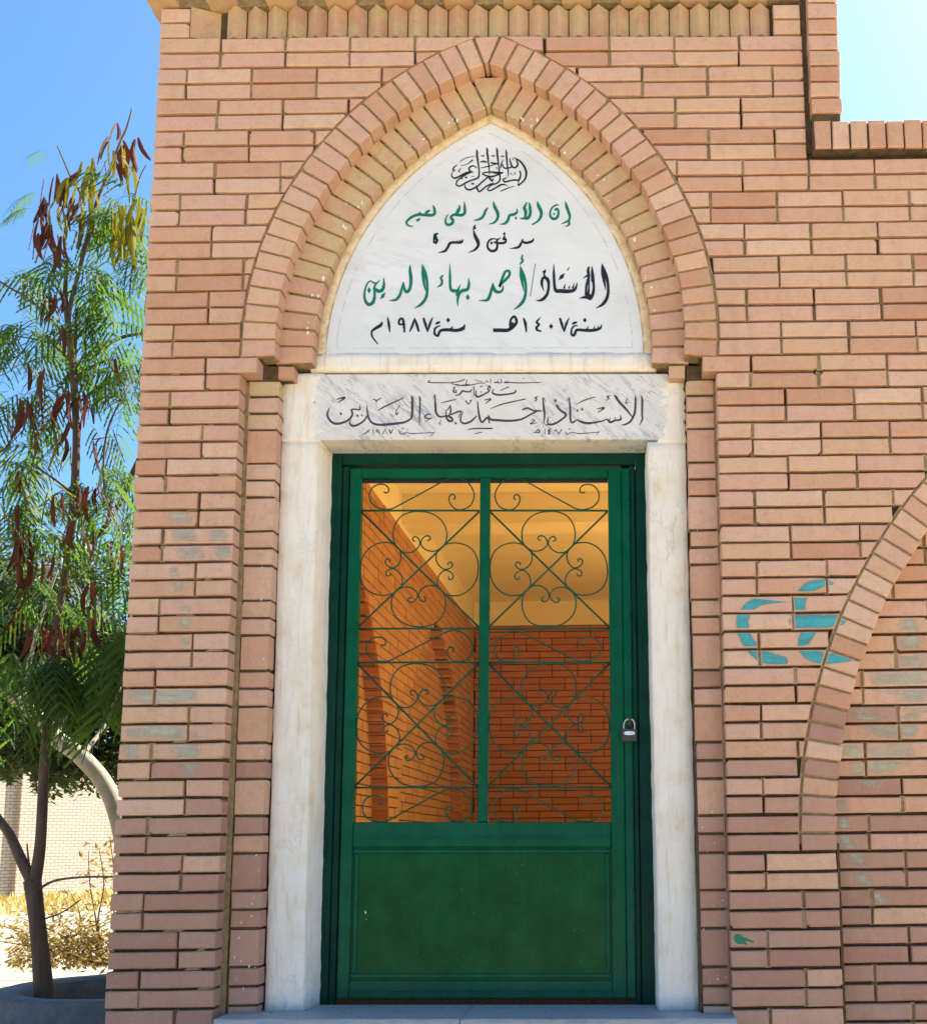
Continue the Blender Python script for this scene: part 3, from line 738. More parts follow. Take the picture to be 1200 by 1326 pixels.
B3b.st((555,632,8),(540,672,30),(500,690,36),(440,700,36),(402,680,28),(398,642,10)).st((398,650,16),(370,720,34),(330,765,34),(212,781,5))
D = Ink(680, 330, 10., YP); D.i = 2
D.st((993,108,6),(1018,190,36),(1050,280,44),(1072,400,34),(1065,530,40),(1010,630,40),(910,692,5)).st((992,115,6),(1002,230,44),(1028,380,26),(1042,455,5))
D.st((862,145,10),(870,250,40),(886,400,32),(875,500,40),(845,572,24),(790,545,44),(695,560,5)).st((826,148,20),(812,200,36),(820,280,36),(790,400,30),(785,520,34)).st((822,280,28),(822,420,22),(815,530,40)).st((748,302,6),(805,262,28)).st((858,350,12),(862,250,30)).st((775,535,20),(825,535,60),(870,530,30))
D.st((673,355,6),(655,420,30),(620,460,42),(540,470,52),(460,465,52),(400,462,48),(378,400,36),(370,250,32),(368,112,5)).st((632,365,5),(612,435,30)).st((518,372,5),(500,435,30)).st((576,392,5),(562,435,24)).para((430,328),(492,298),(511,234),(452,262)).st((540,208,5),(553,185,14),(570,155,6))
D.para((218,215),(245,250),(268,220),(266,180)).st((240,235,20),(250,275,26)).st((232,275,40),(290,320,44),(302,400,34),(285,500,36),(240,562,42),(190,588,30),(135,590,5)).st((228,290,34),(212,370,36),(242,470,5))
for q_ in (B3, B3b, D): q_.done(INK_B, plq)
sl_ = Ink(680, 330, 10., YP); sl_.st((130,110,14),(65,535,14)); sl_.done(SLASH, plq, 'thin grey slash')
E_ = Ink(580, 325, 10., YP)
E_.st((966,45,16),(955,90,28),(965,130,30),(925,175,12)).st((934,188,6),(962,290,50),(1000,400,38),(1006,520,34),(985,620,40),(930,700,38),(850,758,6)).st((932,200,6),(945,320,38),(965,430,28),(982,525,5))
E_.st((670,470,20),(690,420,34),(740,375,36),(795,310,34),(788,258,32),(745,262,32),(715,320,34),(685,400,34),(662,460,34)).st((714,448,10),(700,510,32),(650,530,42),(600,500,42),(580,415,16)).st((582,415,18),(562,500,34),(535,590,40),(500,635,36),(395,640,5))
E_.st((265,342,6),(270,430,34),(250,495,42),(190,510,46),(150,545,36),(125,620,32),(125,715,5)).para((228,595),(255,640),(282,600),(256,555)).st((160,432,5),(125,515,36),(112,580,26)).st((125,515,40),(60,510,44),(30,470,34),(25,320,30),(22,160,5))
F_ = Ink(465, 330, 10., YP); F_.i = 4
F_.st((1092,258,10),(1060,290,30),(1072,340,30),(1060,385,30),(1002,418,5)).st((815,118,6),(848,220,44),(876,330,34),(880,470,34),(860,560,38),(800,640,36),(715,690,5)).st((812,125,6),(826,270,38),(845,400,28),(866,474,5))
F_.st((660,122,6),(658,200,38),(670,310,44),(660,420,38),(625,475,42),(590,450,36),(573,345,8)).st((573,350,18),(550,440,30),(520,530,36),(470,580,34),(385,588,5))
F_.st((315,292,6),(320,380,34),(300,450,42),(250,468,46),(205,440,44)).st((272,320,5),(225,365,24),(180,355,20),(145,335,16),(100,380,22),(70,480,26),(75,580,34),(120,640,44),(180,610,44),(200,520,34),(195,430,30),(212,375,24)).para((103,455),(128,500),(153,455),(130,410)).para((268,575),(322,548),(342,482),(290,512))
E_.done(INK_G, plq, 'tall green lettering'); F_.done(INK_G, plq)
H1 = Ink(630, 405, 7.5, YP)
H1.st((1118,110,6),(1100,150,24),(1040,168,30),(970,170,30),(900,165,28),(870,170,26),(850,215,26),(825,210,22),(825,160,18),(850,128,16),(885,122,8)).st((1050,130,6),(1038,162,18)).st((1086,124,6),(1074,158,16)).st((988,128,6),(970,162,18)).dot(953,70,44).st((828,112,10),(850,98,26),(878,90,12))
H1.st((710,48,20),(730,110,26),(752,184,10)).st((752,184,10),(772,110,24),(800,50,8)).dot(625,130,48).st((524,42,6),(485,90,22),(510,112,18),(485,140,24),(490,165,24),(532,180,12)).st((356,48,12),(375,100,28),(386,188,12))
H1.st((62,168,38),(130,168,36),(200,168,36),(250,140,32),(290,90,28),(270,35,24),(235,65,22),(228,120,26),(240,145,26)).st((258,92,22),(232,128,26))
H2 = Ink(470, 405, 7.5, YP); H2.i = 6
H2.st((988,110,8),(970,150,36),(910,170,32),(840,165,32),(780,165,30),(745,180,26),(725,222,24),(695,202,22),(700,150,20),(750,122,10)).st((872,128,6),(850,162,22)).dot(826,70,46).st((702,108,10),(722,98,26),(750,86,12))
H2.st((585,48,20),(605,110,26),(626,184,10)).st((626,184,10),(648,110,24),(676,42,8)).st((542,184,18),(520,110,26),(500,50,8)).st((500,50,8),(480,120,24),(452,184,10)).st((395,110,16),(350,108,22),(355,65,22),(382,58,24),(396,110,26),(402,190,16)).st((238,42,10),(250,110,26),(260,188,10)).st((187,86,10),(170,120,32),(120,150,28),(85,182,20),(90,230,18),(145,305,10))
H1.done(INK_B, plq); H2.done(INK_B, plq)
# scribed border line of the plaque
pc = MB(); iL, iR = arch_outline(-.075, 3.232, 46)
q = iL+iR+[iL[0]]
for i in range(len(q)-1):
    (x0, z0), (x1, z1) = q[i], q[i+1]; n_ = max(1, int(math.hypot(x1-x0, z1-z0)/.028))
    for j in range(n_):
        if rr.random() < .28: continue
        a_, b_ = j/n_, (j+.9)/n_; dx, dz = x1-x0, z1-z0; Ln = math.hypot(dx, dz); h = rr.uniform(.0008, .0022)
        nx, nz = -dz/Ln*h/2, dx/Ln*h/2; p0 = (x0+dx*a_, z0+dz*a_); p1 = (x0+dx*b_, z0+dz*b_)
        pc.add([(p0[0]+nx, .1269, p0[1]+nz), (p0[0]-nx, .1269, p0[1]-nz), (p1[0]-nx, .1269, p1[1]-nz), (p1[0]+nx, .1269, p1[1]+nz)], [(0, 1, 2, 3)])
tag(pc.build('scribed_line', PENCIL, plq), kind='stuff')
# lintel lettering
I1 = Ink(710, 500, 8.571, YP)
I1.st((1030,103,8),(1040,180,24),(1038,300,20),(1040,370,18),(1008,434,6)).st((1030,110,10),(1057,168,5)).st((960,103,8),(965,190,24),(955,300,24),(910,390,22),(850,425,18),(803,433,5)).st((960,110,10),(985,165,5))
I1.st((732,100,18),(790,180,28),(870,265,24),(938,354,8)).st((735,96,8),(775,130,6)).st((880,125,6),(855,185,12),(888,180,12)).st((690,103,8),(650,115,14),(670,135,12),(638,158,8))
I1.st((797,322,8),(800,370,22),(740,380,20),(685,400,24),(650,368,14),(600,385,16),(500,405,22),(420,410,28),(350,390,22),(318,368,12)).st((322,366,8),(270,402,20),(245,380,20),(240,250,22),(230,128,8)).st((231,125,10),(208,168,5)).st((742,340,6),(732,385,12)).st((685,345,5),(672,390,12))
I1.dot(322,270,32).dot(372,257,32).st((538,252,8),(618,240,18),(548,292,8)).st((305,204,5),(400,155,13),(518,119,8)).dot(76,160,34)
I1.st((85,212,18),(130,265,24),(192,312,26),(165,355,20),(80,410,18),(0,426,14),(-30,428,12)).st((85,205,10),(125,225,5))
I1.st((565,498,6),(530,545,5)).st((562,510,6),(430,520,9),(330,525,10),(268,512,7),(228,522,8),(205,540,8),(190,503,6)).st((222,478,9),(246,472,9)).dot(272,486,12).st((80,478,10),(118,532,7)).st((118,532,7),(146,478,9)).dot(70,494,20).st((22,478,6),(-2,500,8),(18,508,8),(-5,528,8),(24,532,6))
J1 = Ink(590, 480, 8.571, YP); J1.i = 4
J1.st((1030,508,5),(1018,572,16),(1050,600,18),(1120,577,20),(1195,522,18))
J1.st((965,298,8),(975,400,22),(985,500,20),(975,592,6)).st((968,295,12),(1000,345,5)).st((915,283,8),(880,300,14),(900,316,12),(876,338,8))
J1.st((736,434,16),(800,415,20),(860,440,18),(948,446,18)).st((900,450,18),(820,490,18),(720,540,20),(600,555,24),(480,550,26),(390,540,24),(360,495,14)).st((376,586,12),(350,520,20),(290,572,20),(260,500,22),(240,338,10))
J1.st((232,500,14),(170,560,20),(100,585,22),(55,560,18),(60,500,14),(88,452,5)).st((385,422,6),(520,370,14),(775,313,12)).st((318,326,10),(388,315,16),(328,364,8)).st((108,330,14),(140,374,10)).st((140,374,10),(182,318,8)).st((155,325,8),(172,335,8))
J1.st((132,657,6),(200,642,14),(410,640,16)).st((208,700,6),(250,690,10),(296,680,6)).st((838,545,8),(876,550,10),(828,590,12),(908,574,6))
J1.st((990,645,8),(990,702,6)).st((1052,640,7),(1025,665,8),(1045,672,8),(1025,695,8),(1058,699,6)).st((852,692,6),(890,680,10),(915,650,10),(930,680,12),(888,692,8))
J1.dot(968,152,12).st((955,128,7),(930,128,8),(900,130,9),(700,135,11),(590,128,12)).st((590,128,18),(550,128,20),(538,142,6)).st((512,132,8),(500,90,8)).st((505,132,9),(470,132,10),(465,100,7)).st((470,132,9),(425,128,16)).st((385,90,8),(390,142,6)).st((362,125,12),(328,108,8)).st((745,85,6),(765,82,6))
J1.st((330,136,8),(250,138,9),(210,150,9),(100,165,11),(0,152,12)).st((240,110,6),(262,118,6)).st((205,100,6),(232,108,6))
L1 = Ink(540, 483, 6.667, YP); L1.i = 7
L1.st((450,96,7),(360,106,9),(296,90,6)).st((300,84,7),(130,82,9),(95,76,9),(112,60,6)).st((300,82,7),(370,70,8),(412,54,9)).st((432,58,7),(418,96,6)).st((520,68,5),(560,72,5))
L1.st((852,143,10),(842,168,14),(780,182,14),(700,188,16),(650,170,14),(662,136,5)).st((715,152,5),(792,118,9)).st((632,138,10),(625,110,12),(608,140,10),(622,155,12),(570,187,14),(520,205,16),(505,180,12),(512,148,5)).dot(550,162,14).dot(602,106,12).st((540,120,6),(566,110,9)).st((490,113,8),(490,198,6)).st((472,138,8),(455,160,12),(420,160,12),(390,155,14),(370,180,12),(326,197,6)).st((322,130,8),(313,160,14),(338,166,10),(332,142,7)).st((308,126,8),(332,120,8))
K1 = Ink(500, 500, 8.571, YP); K1.i = 2
K1.st((540,88,7),(545,200,24),(555,300,22),(600,340,20),(670,330,18),(722,350,24),(735,380,20),(700,388,24),(668,350,18),(660,270,8)).st((538,94,10),(518,142,5)).st((660,272,8),(690,250,12),(710,208,8)).st((710,208,8),(716,270,18),(700,320,16),(660,340,14))
K1.st((712,318,14),(790,285,18),(838,274,10)).st((836,278,14),(815,315,10),(798,348,6)).dot(770,410,30).st((612,373,6),(590,415,10),(612,421,6)).st((606,186,6),(690,165,12),(778,144,6))
K1.st((496,308,8),(450,315,14),(430,345,16),(480,360,14),(512,350,8)).st((482,364,10),(418,407,5)).st((365,108,8),(375,200,16),(370,330,14),(368,432,5)).st((370,115,10),(392,166,5))
K1.st((280,108,10),(290,200,26),(285,330,24),(260,370,20),(200,400,22),(100,415,28),(0,425,28),(-80,428,26),(-140,415,24),(-180,380,20),(-205,310,20),(-215,208,6)).st((284,108,10),(312,168,5)).st((155,203,6),(110,280,10),(115,315,14),(138,288,6))
K1.st((540,508,7),(492,553,5)).st((535,515,7),(400,520,8),(270,525,10),(235,510,7),(200,524,9),(160,530,10),(138,483,6)).st((172,472,9),(200,466,8)).dot(232,482,14).st((30,483,10),(50,528,7)).st((50,528,7),(72,478,8))
M1 = Ink(405, 500, 8.571, YP); M1.i = 9
M1.st((602,330,16),(560,390,18),(480,435,22),(430,435,26),(408,398,12),(425,372,5)).st((522,212,8),(520,260,16),(478,255,16),(428,262,18),(440,310,20),(400,370,22),(330,405,24),(250,415,26),(190,380,24),(160,310,20),(187,236,5))
M1.dot(310,305,34).dot(495,328,32).dot(545,322,24).st((262,146,10),(355,125,22),(282,182,7)).st((668,145,10),(705,160,13),(700,192,6)).st((705,160,12),(760,130,10)).st((722,272,5),(800,225,16),(1008,129,10))
M1.st((552,537,5),(600,510,12),(632,478,8)).st((663,478,8),(676,532,6)).st((728,512,7),(705,502,9),(715,480,9),(732,498,9),(738,532,6)).st((827,532,7),(800,478,6)).st((800,478,6),(773,532,8)).st((850,478,9),(866,527,6)).st((866,527,6),(888,477,8))
for q_ in (I1, J1, L1, K1, M1): q_.done(INK_L, lin)

# ------------------------------------------------------------------ doorstep
stp = thing('doorstep', 'grey marble doorstep slab with chipped pale edge', 'step', (-.55, 0, .5))
def step_slab(x0, x1, seed):
    r2 = random.Random(seed); n = 22; V = []
    for i in range(n+1):
        x = x0+(x1-x0)*i/n; c = r2.uniform(.002, .011)*(r2.random() < .7); z = .705+tilt(x)
        V += [(x, .29, z), (x, -.068+c, z+r2.uniform(-.001, .001)), (x, -.072, z-.004-c), (x, -.072, z-.035), (x, .29, z-.035)]
    Fc = []
    for i in range(n):
        for j in range(4): Fc.append((i*5+j, i*5+j+1, (i+1)*5+j+1, (i+1)*5+j))
    Fc += [tuple(range(4, -1, -1)), tuple(range(n*5, n*5+5))]
    b2 = MB(); b2.add(V, Fc); b2.build('step_slab', STEP_M, stp)
step_slab(-1.444, -.603, 1); step_slab(-.600, .347, 2)
mb = MB(); mb.box(-1.42, .33, -.045, .0, .0, .66); mb.build('step_riser', CONCRETE, stp)
mb = MB(); mb.box(-1.6, .55, -.40, -.05, .0, .38); mb.build('lower_step', CONCRETE, stp)
# crumbs of mortar on the step
cr = MB()
for i in range(70):
    x, y = rr.uniform(-1.40, .32), rr.choice([rr.uniform(.19, .28), rr.uniform(-.05, .28)]); s = rr.uniform(.0015, .006); z = .705+tilt(x)
    cr.add([(x-s, y-s, z), (x+s, y-s*.6, z), (x+s*.7, y+s, z), (x-s*.6, y+s*.8, z), (x, y, z+s*1.1)], [(0, 1, 4), (1, 2, 4), (2, 3, 4), (3, 0, 4)])
tag(cr.build('mortar_crumbs', MORTAR), 'sandy mortar crumbs scattered on the grey marble doorstep', 'rubble', kind='stuff')

# ------------------------------------------------------------------ door frame and door
SH = lambda x, z: z+tilt(x)
dfr = thing('door_frame', 'dark green steel door frame set in the white plaster opening', 'door frame', (-.56, .3, .7))
DL, DR, DT, DB = -1.200, .086, 2.870, .700
mb = MB(); mb.cbox(DL, -1.150, .288, .345, DB, DT, .003, SH); mb.build('frame_post', GREEN_D, dfr)
mb = MB(); mb.cbox(-1.1495, -1.1235, .301, .345, DB, 2.800, .003, SH); mb.build('frame_stop', GREEN_D, dfr)
mb = MB(); mb.cbox(.026, DR, .288, .345, DB, DT, .003, SH); mb.build('frame_post', GREEN_D, dfr)
mb = MB(); mb.cbox(.0035, .0235, .297, .345, DB, 2.800, .003, SH); mb.build('frame_stop', GREEN_D, dfr)
mb = MB(); mb.box(-.035, .03, .3455, .37, DB, 2.80, SH); mb.box(-1.16, -1.10, .3455, .37, DB, 2.80, SH); mb.build('frame_rebate', GREEN_D, dfr)
mb = MB(); mb.box(-1.15, .03, .315, .36, .70, .7265, SH); mb.build('threshold_bar', RUST, dfr)
mb = MB(); mb.cbox(-1.1495, .0255, .2885, .345, 2.803, DT, .003, SH); mb.build('frame_head', GREEN_D, dfr)
door = thing('metal_door', 'green metal door with amber glass behind curled iron grilles', 'door', (-1.12, .3, .72))
YD, YB = .292, .330
lx0, lx1, lz0, lz1 = -1.1175, -.0315, .727, 2.789
def bar(name, x0, x1, z0, z1, y0=YD, y1=YB, c=.0035, m=GREEN_S):
    b2 = MB(); b2.cbox(x0, x1, y0, y1, z0, z1, c, SH); return b2.build(name, m, door)
bar('stile', lx0, -1.0715, lz0, lz1); bar('stile', -.0845, lx1, lz0, lz1)
bar('rail', -1.071, -.085, 2.750, lz1); bar('rail', -1.071, -.085, 1.286, 1.3805); bar('rail', -1.071, -.085, lz0, .792)
bar('mullion', -.5965, -.5575, 1.381, 2.7495, .2945)
# meeting strip with welded beads on the lock side
bar('lock_strip', -.0308, .0025, lz0, lz1, .2935, .335)
bd = MB()
for zz in (2.64, 2.5, 2.32, 2.17, 2.02, 1.88, 1.60, 1.45, 1.30, 1.12, .98, .86):
    bd.cbox(-.0035, .0045, .2905, .30, zz+rr.uniform(-.02, .02), zz+.02, .002, SH)
tag(bd.build('weld_bead', GREEN_D, door), kind='stuff')
bar('door_panel', -1.076, -.080, .788, 1.290, .304, .322, .001, GREEN)
for a_, b_, c_, d_ in ((-1.0705, -.0855, 1.262, 1.2785), (-1.0705, -.0855, .800, .8165)):
    bar('panel_moulding', a_, b_, c_, d_, .2975, .306, .003)
for a_, b_ in ((-1.0635, -1.047), (-.1085, -.092)):
    bar('panel_moulding', a_, b_, .817, 1.2615, .2975, .306, .003)
for (z_, ) in ((1.318,),):
    bar('rail_bead', -1.065, -.09, z_, z_+.010, .2895, .294, .002)
bar('rail_bead', -1.065, -.09, .752, .761, .2895, .294, .002)
for x0, x1 in ((-1.0710, -.597), (-.557, -.0850)):
    b2 = MB(); b2.box(x0, x1, .3262, .3292, 1.381, 2.7485, SH); b2.build('glass_pane', GLASS, door)
    b2 = MB(); b2.box(x0+.0004, x1-.0004, .318, .326, 2.7365, 2.7495, SH); b2.build('rail_shadow_strip', INK_B, door)  # black strip painted in for the top rail's shadow on the glass
# grille
CELLX = {0: lambda y: (468+(457.5-468)*(y-618)/448, 621+(618.2-621)*(y-618)/448), 1: lambda y: (786+(791.8-786)*(y-618)/448, 634+(630.8-634)*(y-618)/448)}
YG = .309
def gp(side, u, y):
    a, b = CELLX[side](y); return P(a+(b-a)*u, y, YG)
def rod(name, side, pts, r, n=5):
    b2 = MB(); b2.tube([gp(side, u, y) for u, y in pts], r, n); b2.build(name, GREEN_R, door, True)
SC = [(318,212),(328,220),(345,216),(353,200),(340,172),(310,158),(270,160),(230,190),(215,235),(225,285),(265,325),(320,342),(375,338),(430,310),(600,215),(740,135),(800,110),(850,108),(905,135),(945,185),(962,240),(945,300),(905,335),(850,345),(810,325),(785,285),(785,250),(800,232),(822,240),(824,262),(812,268)]
HT = [(548,566),(532,556),(532,538),(553,530),(575,550),(581,585),(560,620),(520,645),(470,645),(425,615),(398,570),(390,510),(405,440),(450,380),(520,352),(590,349),(660,362),(720,400),(760,455),(772,510),(765,570),(735,610),(690,635),(640,632),(605,610),(588,582),(597,550),(615,530),(640,525),(655,540),(650,556),(634,556)]
zones = [('s', 618, 661), ('x', 661, 813), ('s', 816.5, 858), ('x', 858, 1020), ('s', 1021, 1066)]
for side in (0, 1):
    for kind, y0, y1 in zones:
        if kind == 's':
            rod('scroll', side, smooth_path([((x-155)/845, y0+(y-105)/245*(y1-y0)) for x, y in SC], 4), .0031)
        else:
            rod('cross_bar', side, [(0, y0+1), (.5, (y0+y1)/2), (1, y1-1)], .0041); rod('cross_bar', side, [(1, y0+1), (.5, (y0+y1)/2), (0, y1-1)], .0041)
            for q in range(4):
                pp = []
                for x, y in HT:
                    dx, dy = (x-580)/422, (y-766)/422
                    for _ in range(q): dx, dy = -dy, dx
                    pp.append((.5+dx*.497, (y0+y1)/2+dy*(y1-y0)*.497))
                rod('heart_scroll', side, smooth_path(pp, 3), .0030)
    for yb_ in (661.3, 814.3, 858.2, 1020.2): rod('grille_bar', side, [(0, yb_), (.5, yb_-.3), (1, yb_)], .0042, 6)

# chipped paint on the panel
ch = MB()
def chip(px, py, w_, h_):
    c = P(px, py, .3035); n_ = 7; ch.add([(c[0]+math.cos(q*6.283/n_)*w_*rr.uniform(.5, 1.1), .3033, c[2]+math.sin(q*6.283/n_)*h_*rr.uniform(.5, 1.1)) for q in range(n_)], [tuple(range(n_))])
chip(473, 1182, .003, .007); chip(474, 1191, .002, .003)
for _ in range(26): chip(rr.uniform(475, 775), rr.uniform(1110, 1250), rr.uniform(.0005, .0013), rr.uniform(.0005, .0016))
tag(ch.build('paint_chip', WHITE_FLECK, door), kind='stuff')
# padlock
lk = thing('padlock', 'small dark padlock with silver plate hanging on the door', 'padlock', P(815, 960, .27))
YL = .262
def lockp(x, y): return P(790+x/20, 920+y/20, YL)
b2 = MB(); q = [lockp(*p) for p in ((290,815),(690,812),(695,480),(285,480))]; b2.prism([(p[0], p[2]) for p in q], YL-.008, .020, .003); b2.build('lock_body', LOCK, lk)
b2 = MB(); pts = [lockp(*p) for p in ((352,500),(350,400),(370,300),(420,245),(495,228),(570,245),(615,300),(632,400),(632,500))]; b2.tube([Vector(p) for p in smooth_path(pts, 4)], .0034, 8); b2.build('shackle', STEEL, lk, True)
b2 = MB(); q = []
for i in range(20):
    t = 2*math.pi*i/20; q.append(lockp(497+150*max(-.92, min(.92, math.cos(t)*1.15)), 597+52*math.sin(t)))
pp = [(p[0], p[2]) for p in q]; b2.prism(pp if area(pp) > 0 else pp[::-1], YL-.0092, .002, .0006); b2.build('lock_plate', CHROME, lk)
b2 = MB()
for i in range(9):
    a_, b_ = lockp(400+22*i, 606), lockp(412+22*i, 588+(i % 3)*3); b2.box(min(a_[0], b_[0]), max(a_[0], b_[0]), YL-.0097, YL-.0092, min(a_[2], b_[2]), max(a_[2], b_[2]))
tag(b2.build('plate_engraving', STEEL, lk), kind='stuff')
b2 = MB(); p0 = P(815, 930, .29); b2.tube([(p0[0], .296, p0[2]-.006), (p0[0], YL-.006, p0[2]-.006), (p0[0]+.001, YL-.006, p0[2]-.030), (p0[0]+.001, .290, p0[2]-.032)], .0042, 6); b2.build('hasp', RUST, door)

# ------------------------------------------------------------------ interior
XS, YBK, ZF, ZB, ZCL = -1.59, 7.4, .70, 3.48, 3.74
mb = MB(); mb.box(-1.86, -1.705, .356, 7.7, 0, 4.62); mb.build('side_wall_core', FARB, bld)
sidew = MB(); sidew.box(-1.7049, -1.601-.11, .356, 7.5, ZF, ZCL)
def yarc(z, j, r=1.9, zs=1.25):
    d = z-zs; return j if d <= 0 else j-(r-math.sqrt(max(0, r*r-d*d)))
ARCH = [(-.1, 3.42), (3.75, 6.72)]                    # blind arches on the side wall: near jamb, far jamb
def in_arch(y, z, g=0.):
    for a_, b_ in ARCH:
        m_ = (a_+b_)/2; w_ = b_-m_
        if z < ZF: continue
        lim = yarc(z, b_)-m_ if z < 1.25+1.85 else -1
        if abs(y-m_) < lim+g: return True
    return False
sw_ob = None
ncol = int(7.2/.2585); sb = []; rows_i = int((ZB-ZF)/.067)
for k in range(rows_i):
    z1 = ZB-.067*k; z0 = z1-.058
    for i in range(-1, ncol+2):
        y0 = .25+.2585*i+(.129 if (k//2) % 2 else 0); y1 = y0+.249
        y0, y1 = max(y0, .37), min(y1, YBK-.01)
        if y1-y0 < .03: continue
        zc = (z0+z1)/2; bnd = []
        for a_, b_ in ARCH:
            m_ = (a_+b_)/2; lim = yarc(zc, b_)-m_ if zc < 3.08 else -1
            if lim > 0: bnd += [m_-lim, m_+lim]
        cuts = [y0]+sorted(b for b in bnd if y0+.012 < b < y1-.012)+[y1]
        for a_, b_ in zip(cuts, cuts[1:]):
            sb.append((a_, b_, z0, z1, in_arch((a_+b_)/2, zc)))
sidewall = sidew.build('side_wall', MORTAR_D, bld)
mort = MB()
for k in range(rows_i):                               # mortar body of the projecting part, course by course
    z1 = ZB-.067*k+.0045; z0 = z1-.067; zc = (z0+z1)/2; ys = [.37]
    for a_, b_ in ARCH:
        m_ = (a_+b_)/2; lim = yarc(zc, b_)-m_ if zc < 3.08 else -1
        if lim > 0: ys += [m_-lim-.004, m_+lim+.004]
    ys.append(YBK-.01); ys = [max(.37, y) for y in ys]
    for a_, b_ in zip(ys[::2], ys[1::2]):
        if b_-a_ > .01: mort.box(-1.7105, XS-.020, a_, b_, z0, z1)
mort.box(-1.7105, XS-.03, .37, YBK-.01, ZB+.0046, ZCL)
mort.build('side_wall_bed', MORTAR_D, bld)
rv = MB()
for a_, b_ in ARCH:                                    # curved reveal at the far side of each blind arch
    m_ = (a_+b_)/2; zz = [ZF+.002+(3.02-ZF)*i/34 for i in range(35)]
    for z0, z1 in zip(zz, zz[1:]):
        y0, y1 = yarc(z0, b_)-.004, yarc(z1, b_)-.004
        x0, x1 = XS-.107, XS+.0012; t = .0035
        z1 -= .006
        rv.add([(x0, y0, z0), (x1, y0, z0), (x1, y1, z1), (x0, y1, z1), (x0, y0+.03, z0), (x1, y0+.03, z0), (x1, y1+.03, z1), (x0, y1+.03, z1)], [(0, 1, 2, 3), (7, 6, 5, 4), (1, 5, 6, 2), (0, 3, 7, 4)])
tag(rv.build('arch_reveal', BR_BACK, bld), kind='stuff')  # darker brick colour carries the shade of the reveal
pb = MB(); pb.box(XS-.0299, XS-.008, .37, YBK-.012, ZB+.006, ZCL-.001); pb.build('plaster_strip', CEIL, bld)
nearb = sorted(sb, key=lambda b: b[0]); srest = MB(); cnt = 0
for (y0, y1, z0, z1, rec) in nearb:
    x1 = (XS-.105 if rec else XS)+R_.uniform(-.002, .002)
    b2 = MB(); b2.box(x1-.05 if rec else XS-.115, x1, y0, y1, z0+R_.uniform(-.001, .001), z1)
    if 2.45 < y0 < 4.9 and z0 > 1.35 and cnt < 180: b2.build('inner_brick', BR_IN, sidewall); cnt += 1
    else: srest.add(b2.v, b2.f)
tag(srest.build('inner_brickwork', BR_IN, sidewall), kind='stuff')
bw = MB(); bw.box(-1.70, 1.4, YBK+.020, 7.7, 0, ZCL); backw = bw.build('back_wall', MORTAR_D, bld); brest = MB(); cb = 0
pb = MB(); pb.box(XS-.007, 1.19, YBK-.002, YBK+.0195, ZB+.006, ZCL-.002); pb.build('plaster_strip', CEIL, bld)
for k in range(rows_i):
    z1 = ZB-.067*k; z0 = z1-.058
    for i in range(12):
        x0 = -1.70+.2585*i+(.129 if (k//2) % 2 else 0); x1 = x0+.2495; x0, x1 = max(x0, XS+.004), min(x1, 1.19)
        if x1-x0 < .03: continue
        b2 = MB(); b2.box(x0, x1, YBK+R_.uniform(-.002, .002), YBK+.05, z0, z1)
        if -1.6 < x0 < -.1 and z0 > 1.35 and cb < 118: b2.build('inner_brick', BR_BACK, backw); cb += 1
        else: brest.add(b2.v, b2.f)
tag(brest.build('inner_brickwork', BR_BACK, backw), kind='stuff')
mb = MB(); mb.box(-1.84, 1.4, .36, 7.69, ZCL+.001, ZCL+.18); mb.build('ceiling_slab', CEIL, bld)
mb = MB(); mb.box(XS-.007, 1.19, 3.70, 4.0, 3.52, ZCL); mb.build('ceiling_beam', CEIL, bld)
mb = MB(); mb.box(-1.70, 1.4, .356, 7.4, .55, ZF-.002); mb.build('floor_slab', FLOOR_M, bld)
mb = MB()
for y0, y1 in ((.36, 1.0), (3.3, 3.7), (5.6, 7.69)): mb.box(1.2, 1.4, y0, y1, 0, ZCL)  # unseen openings, added and sized to let sunlight into the room
mb.box(1.2, 1.4, .36, 7.69, 0, ZF); mb.box(1.2, 1.4, .36, 7.69, 3.5, ZCL); mb.build('right_wall', CEIL, bld)
mb = MB(); mb.box(-1.80, 1.4, .36, 7.69, ZCL+.181, ZCL+.25); mb.build('roof_slab', ROOF_M, bld)
mb = MB(); mb.box(-1.855, -1.70, .356, 7.7, 4.6205, 4.95); mb.box(-1.69, .74, .356, .44, ZCL+.26, 4.9); mb.build('roof_parapet', ROOF_M, bld)

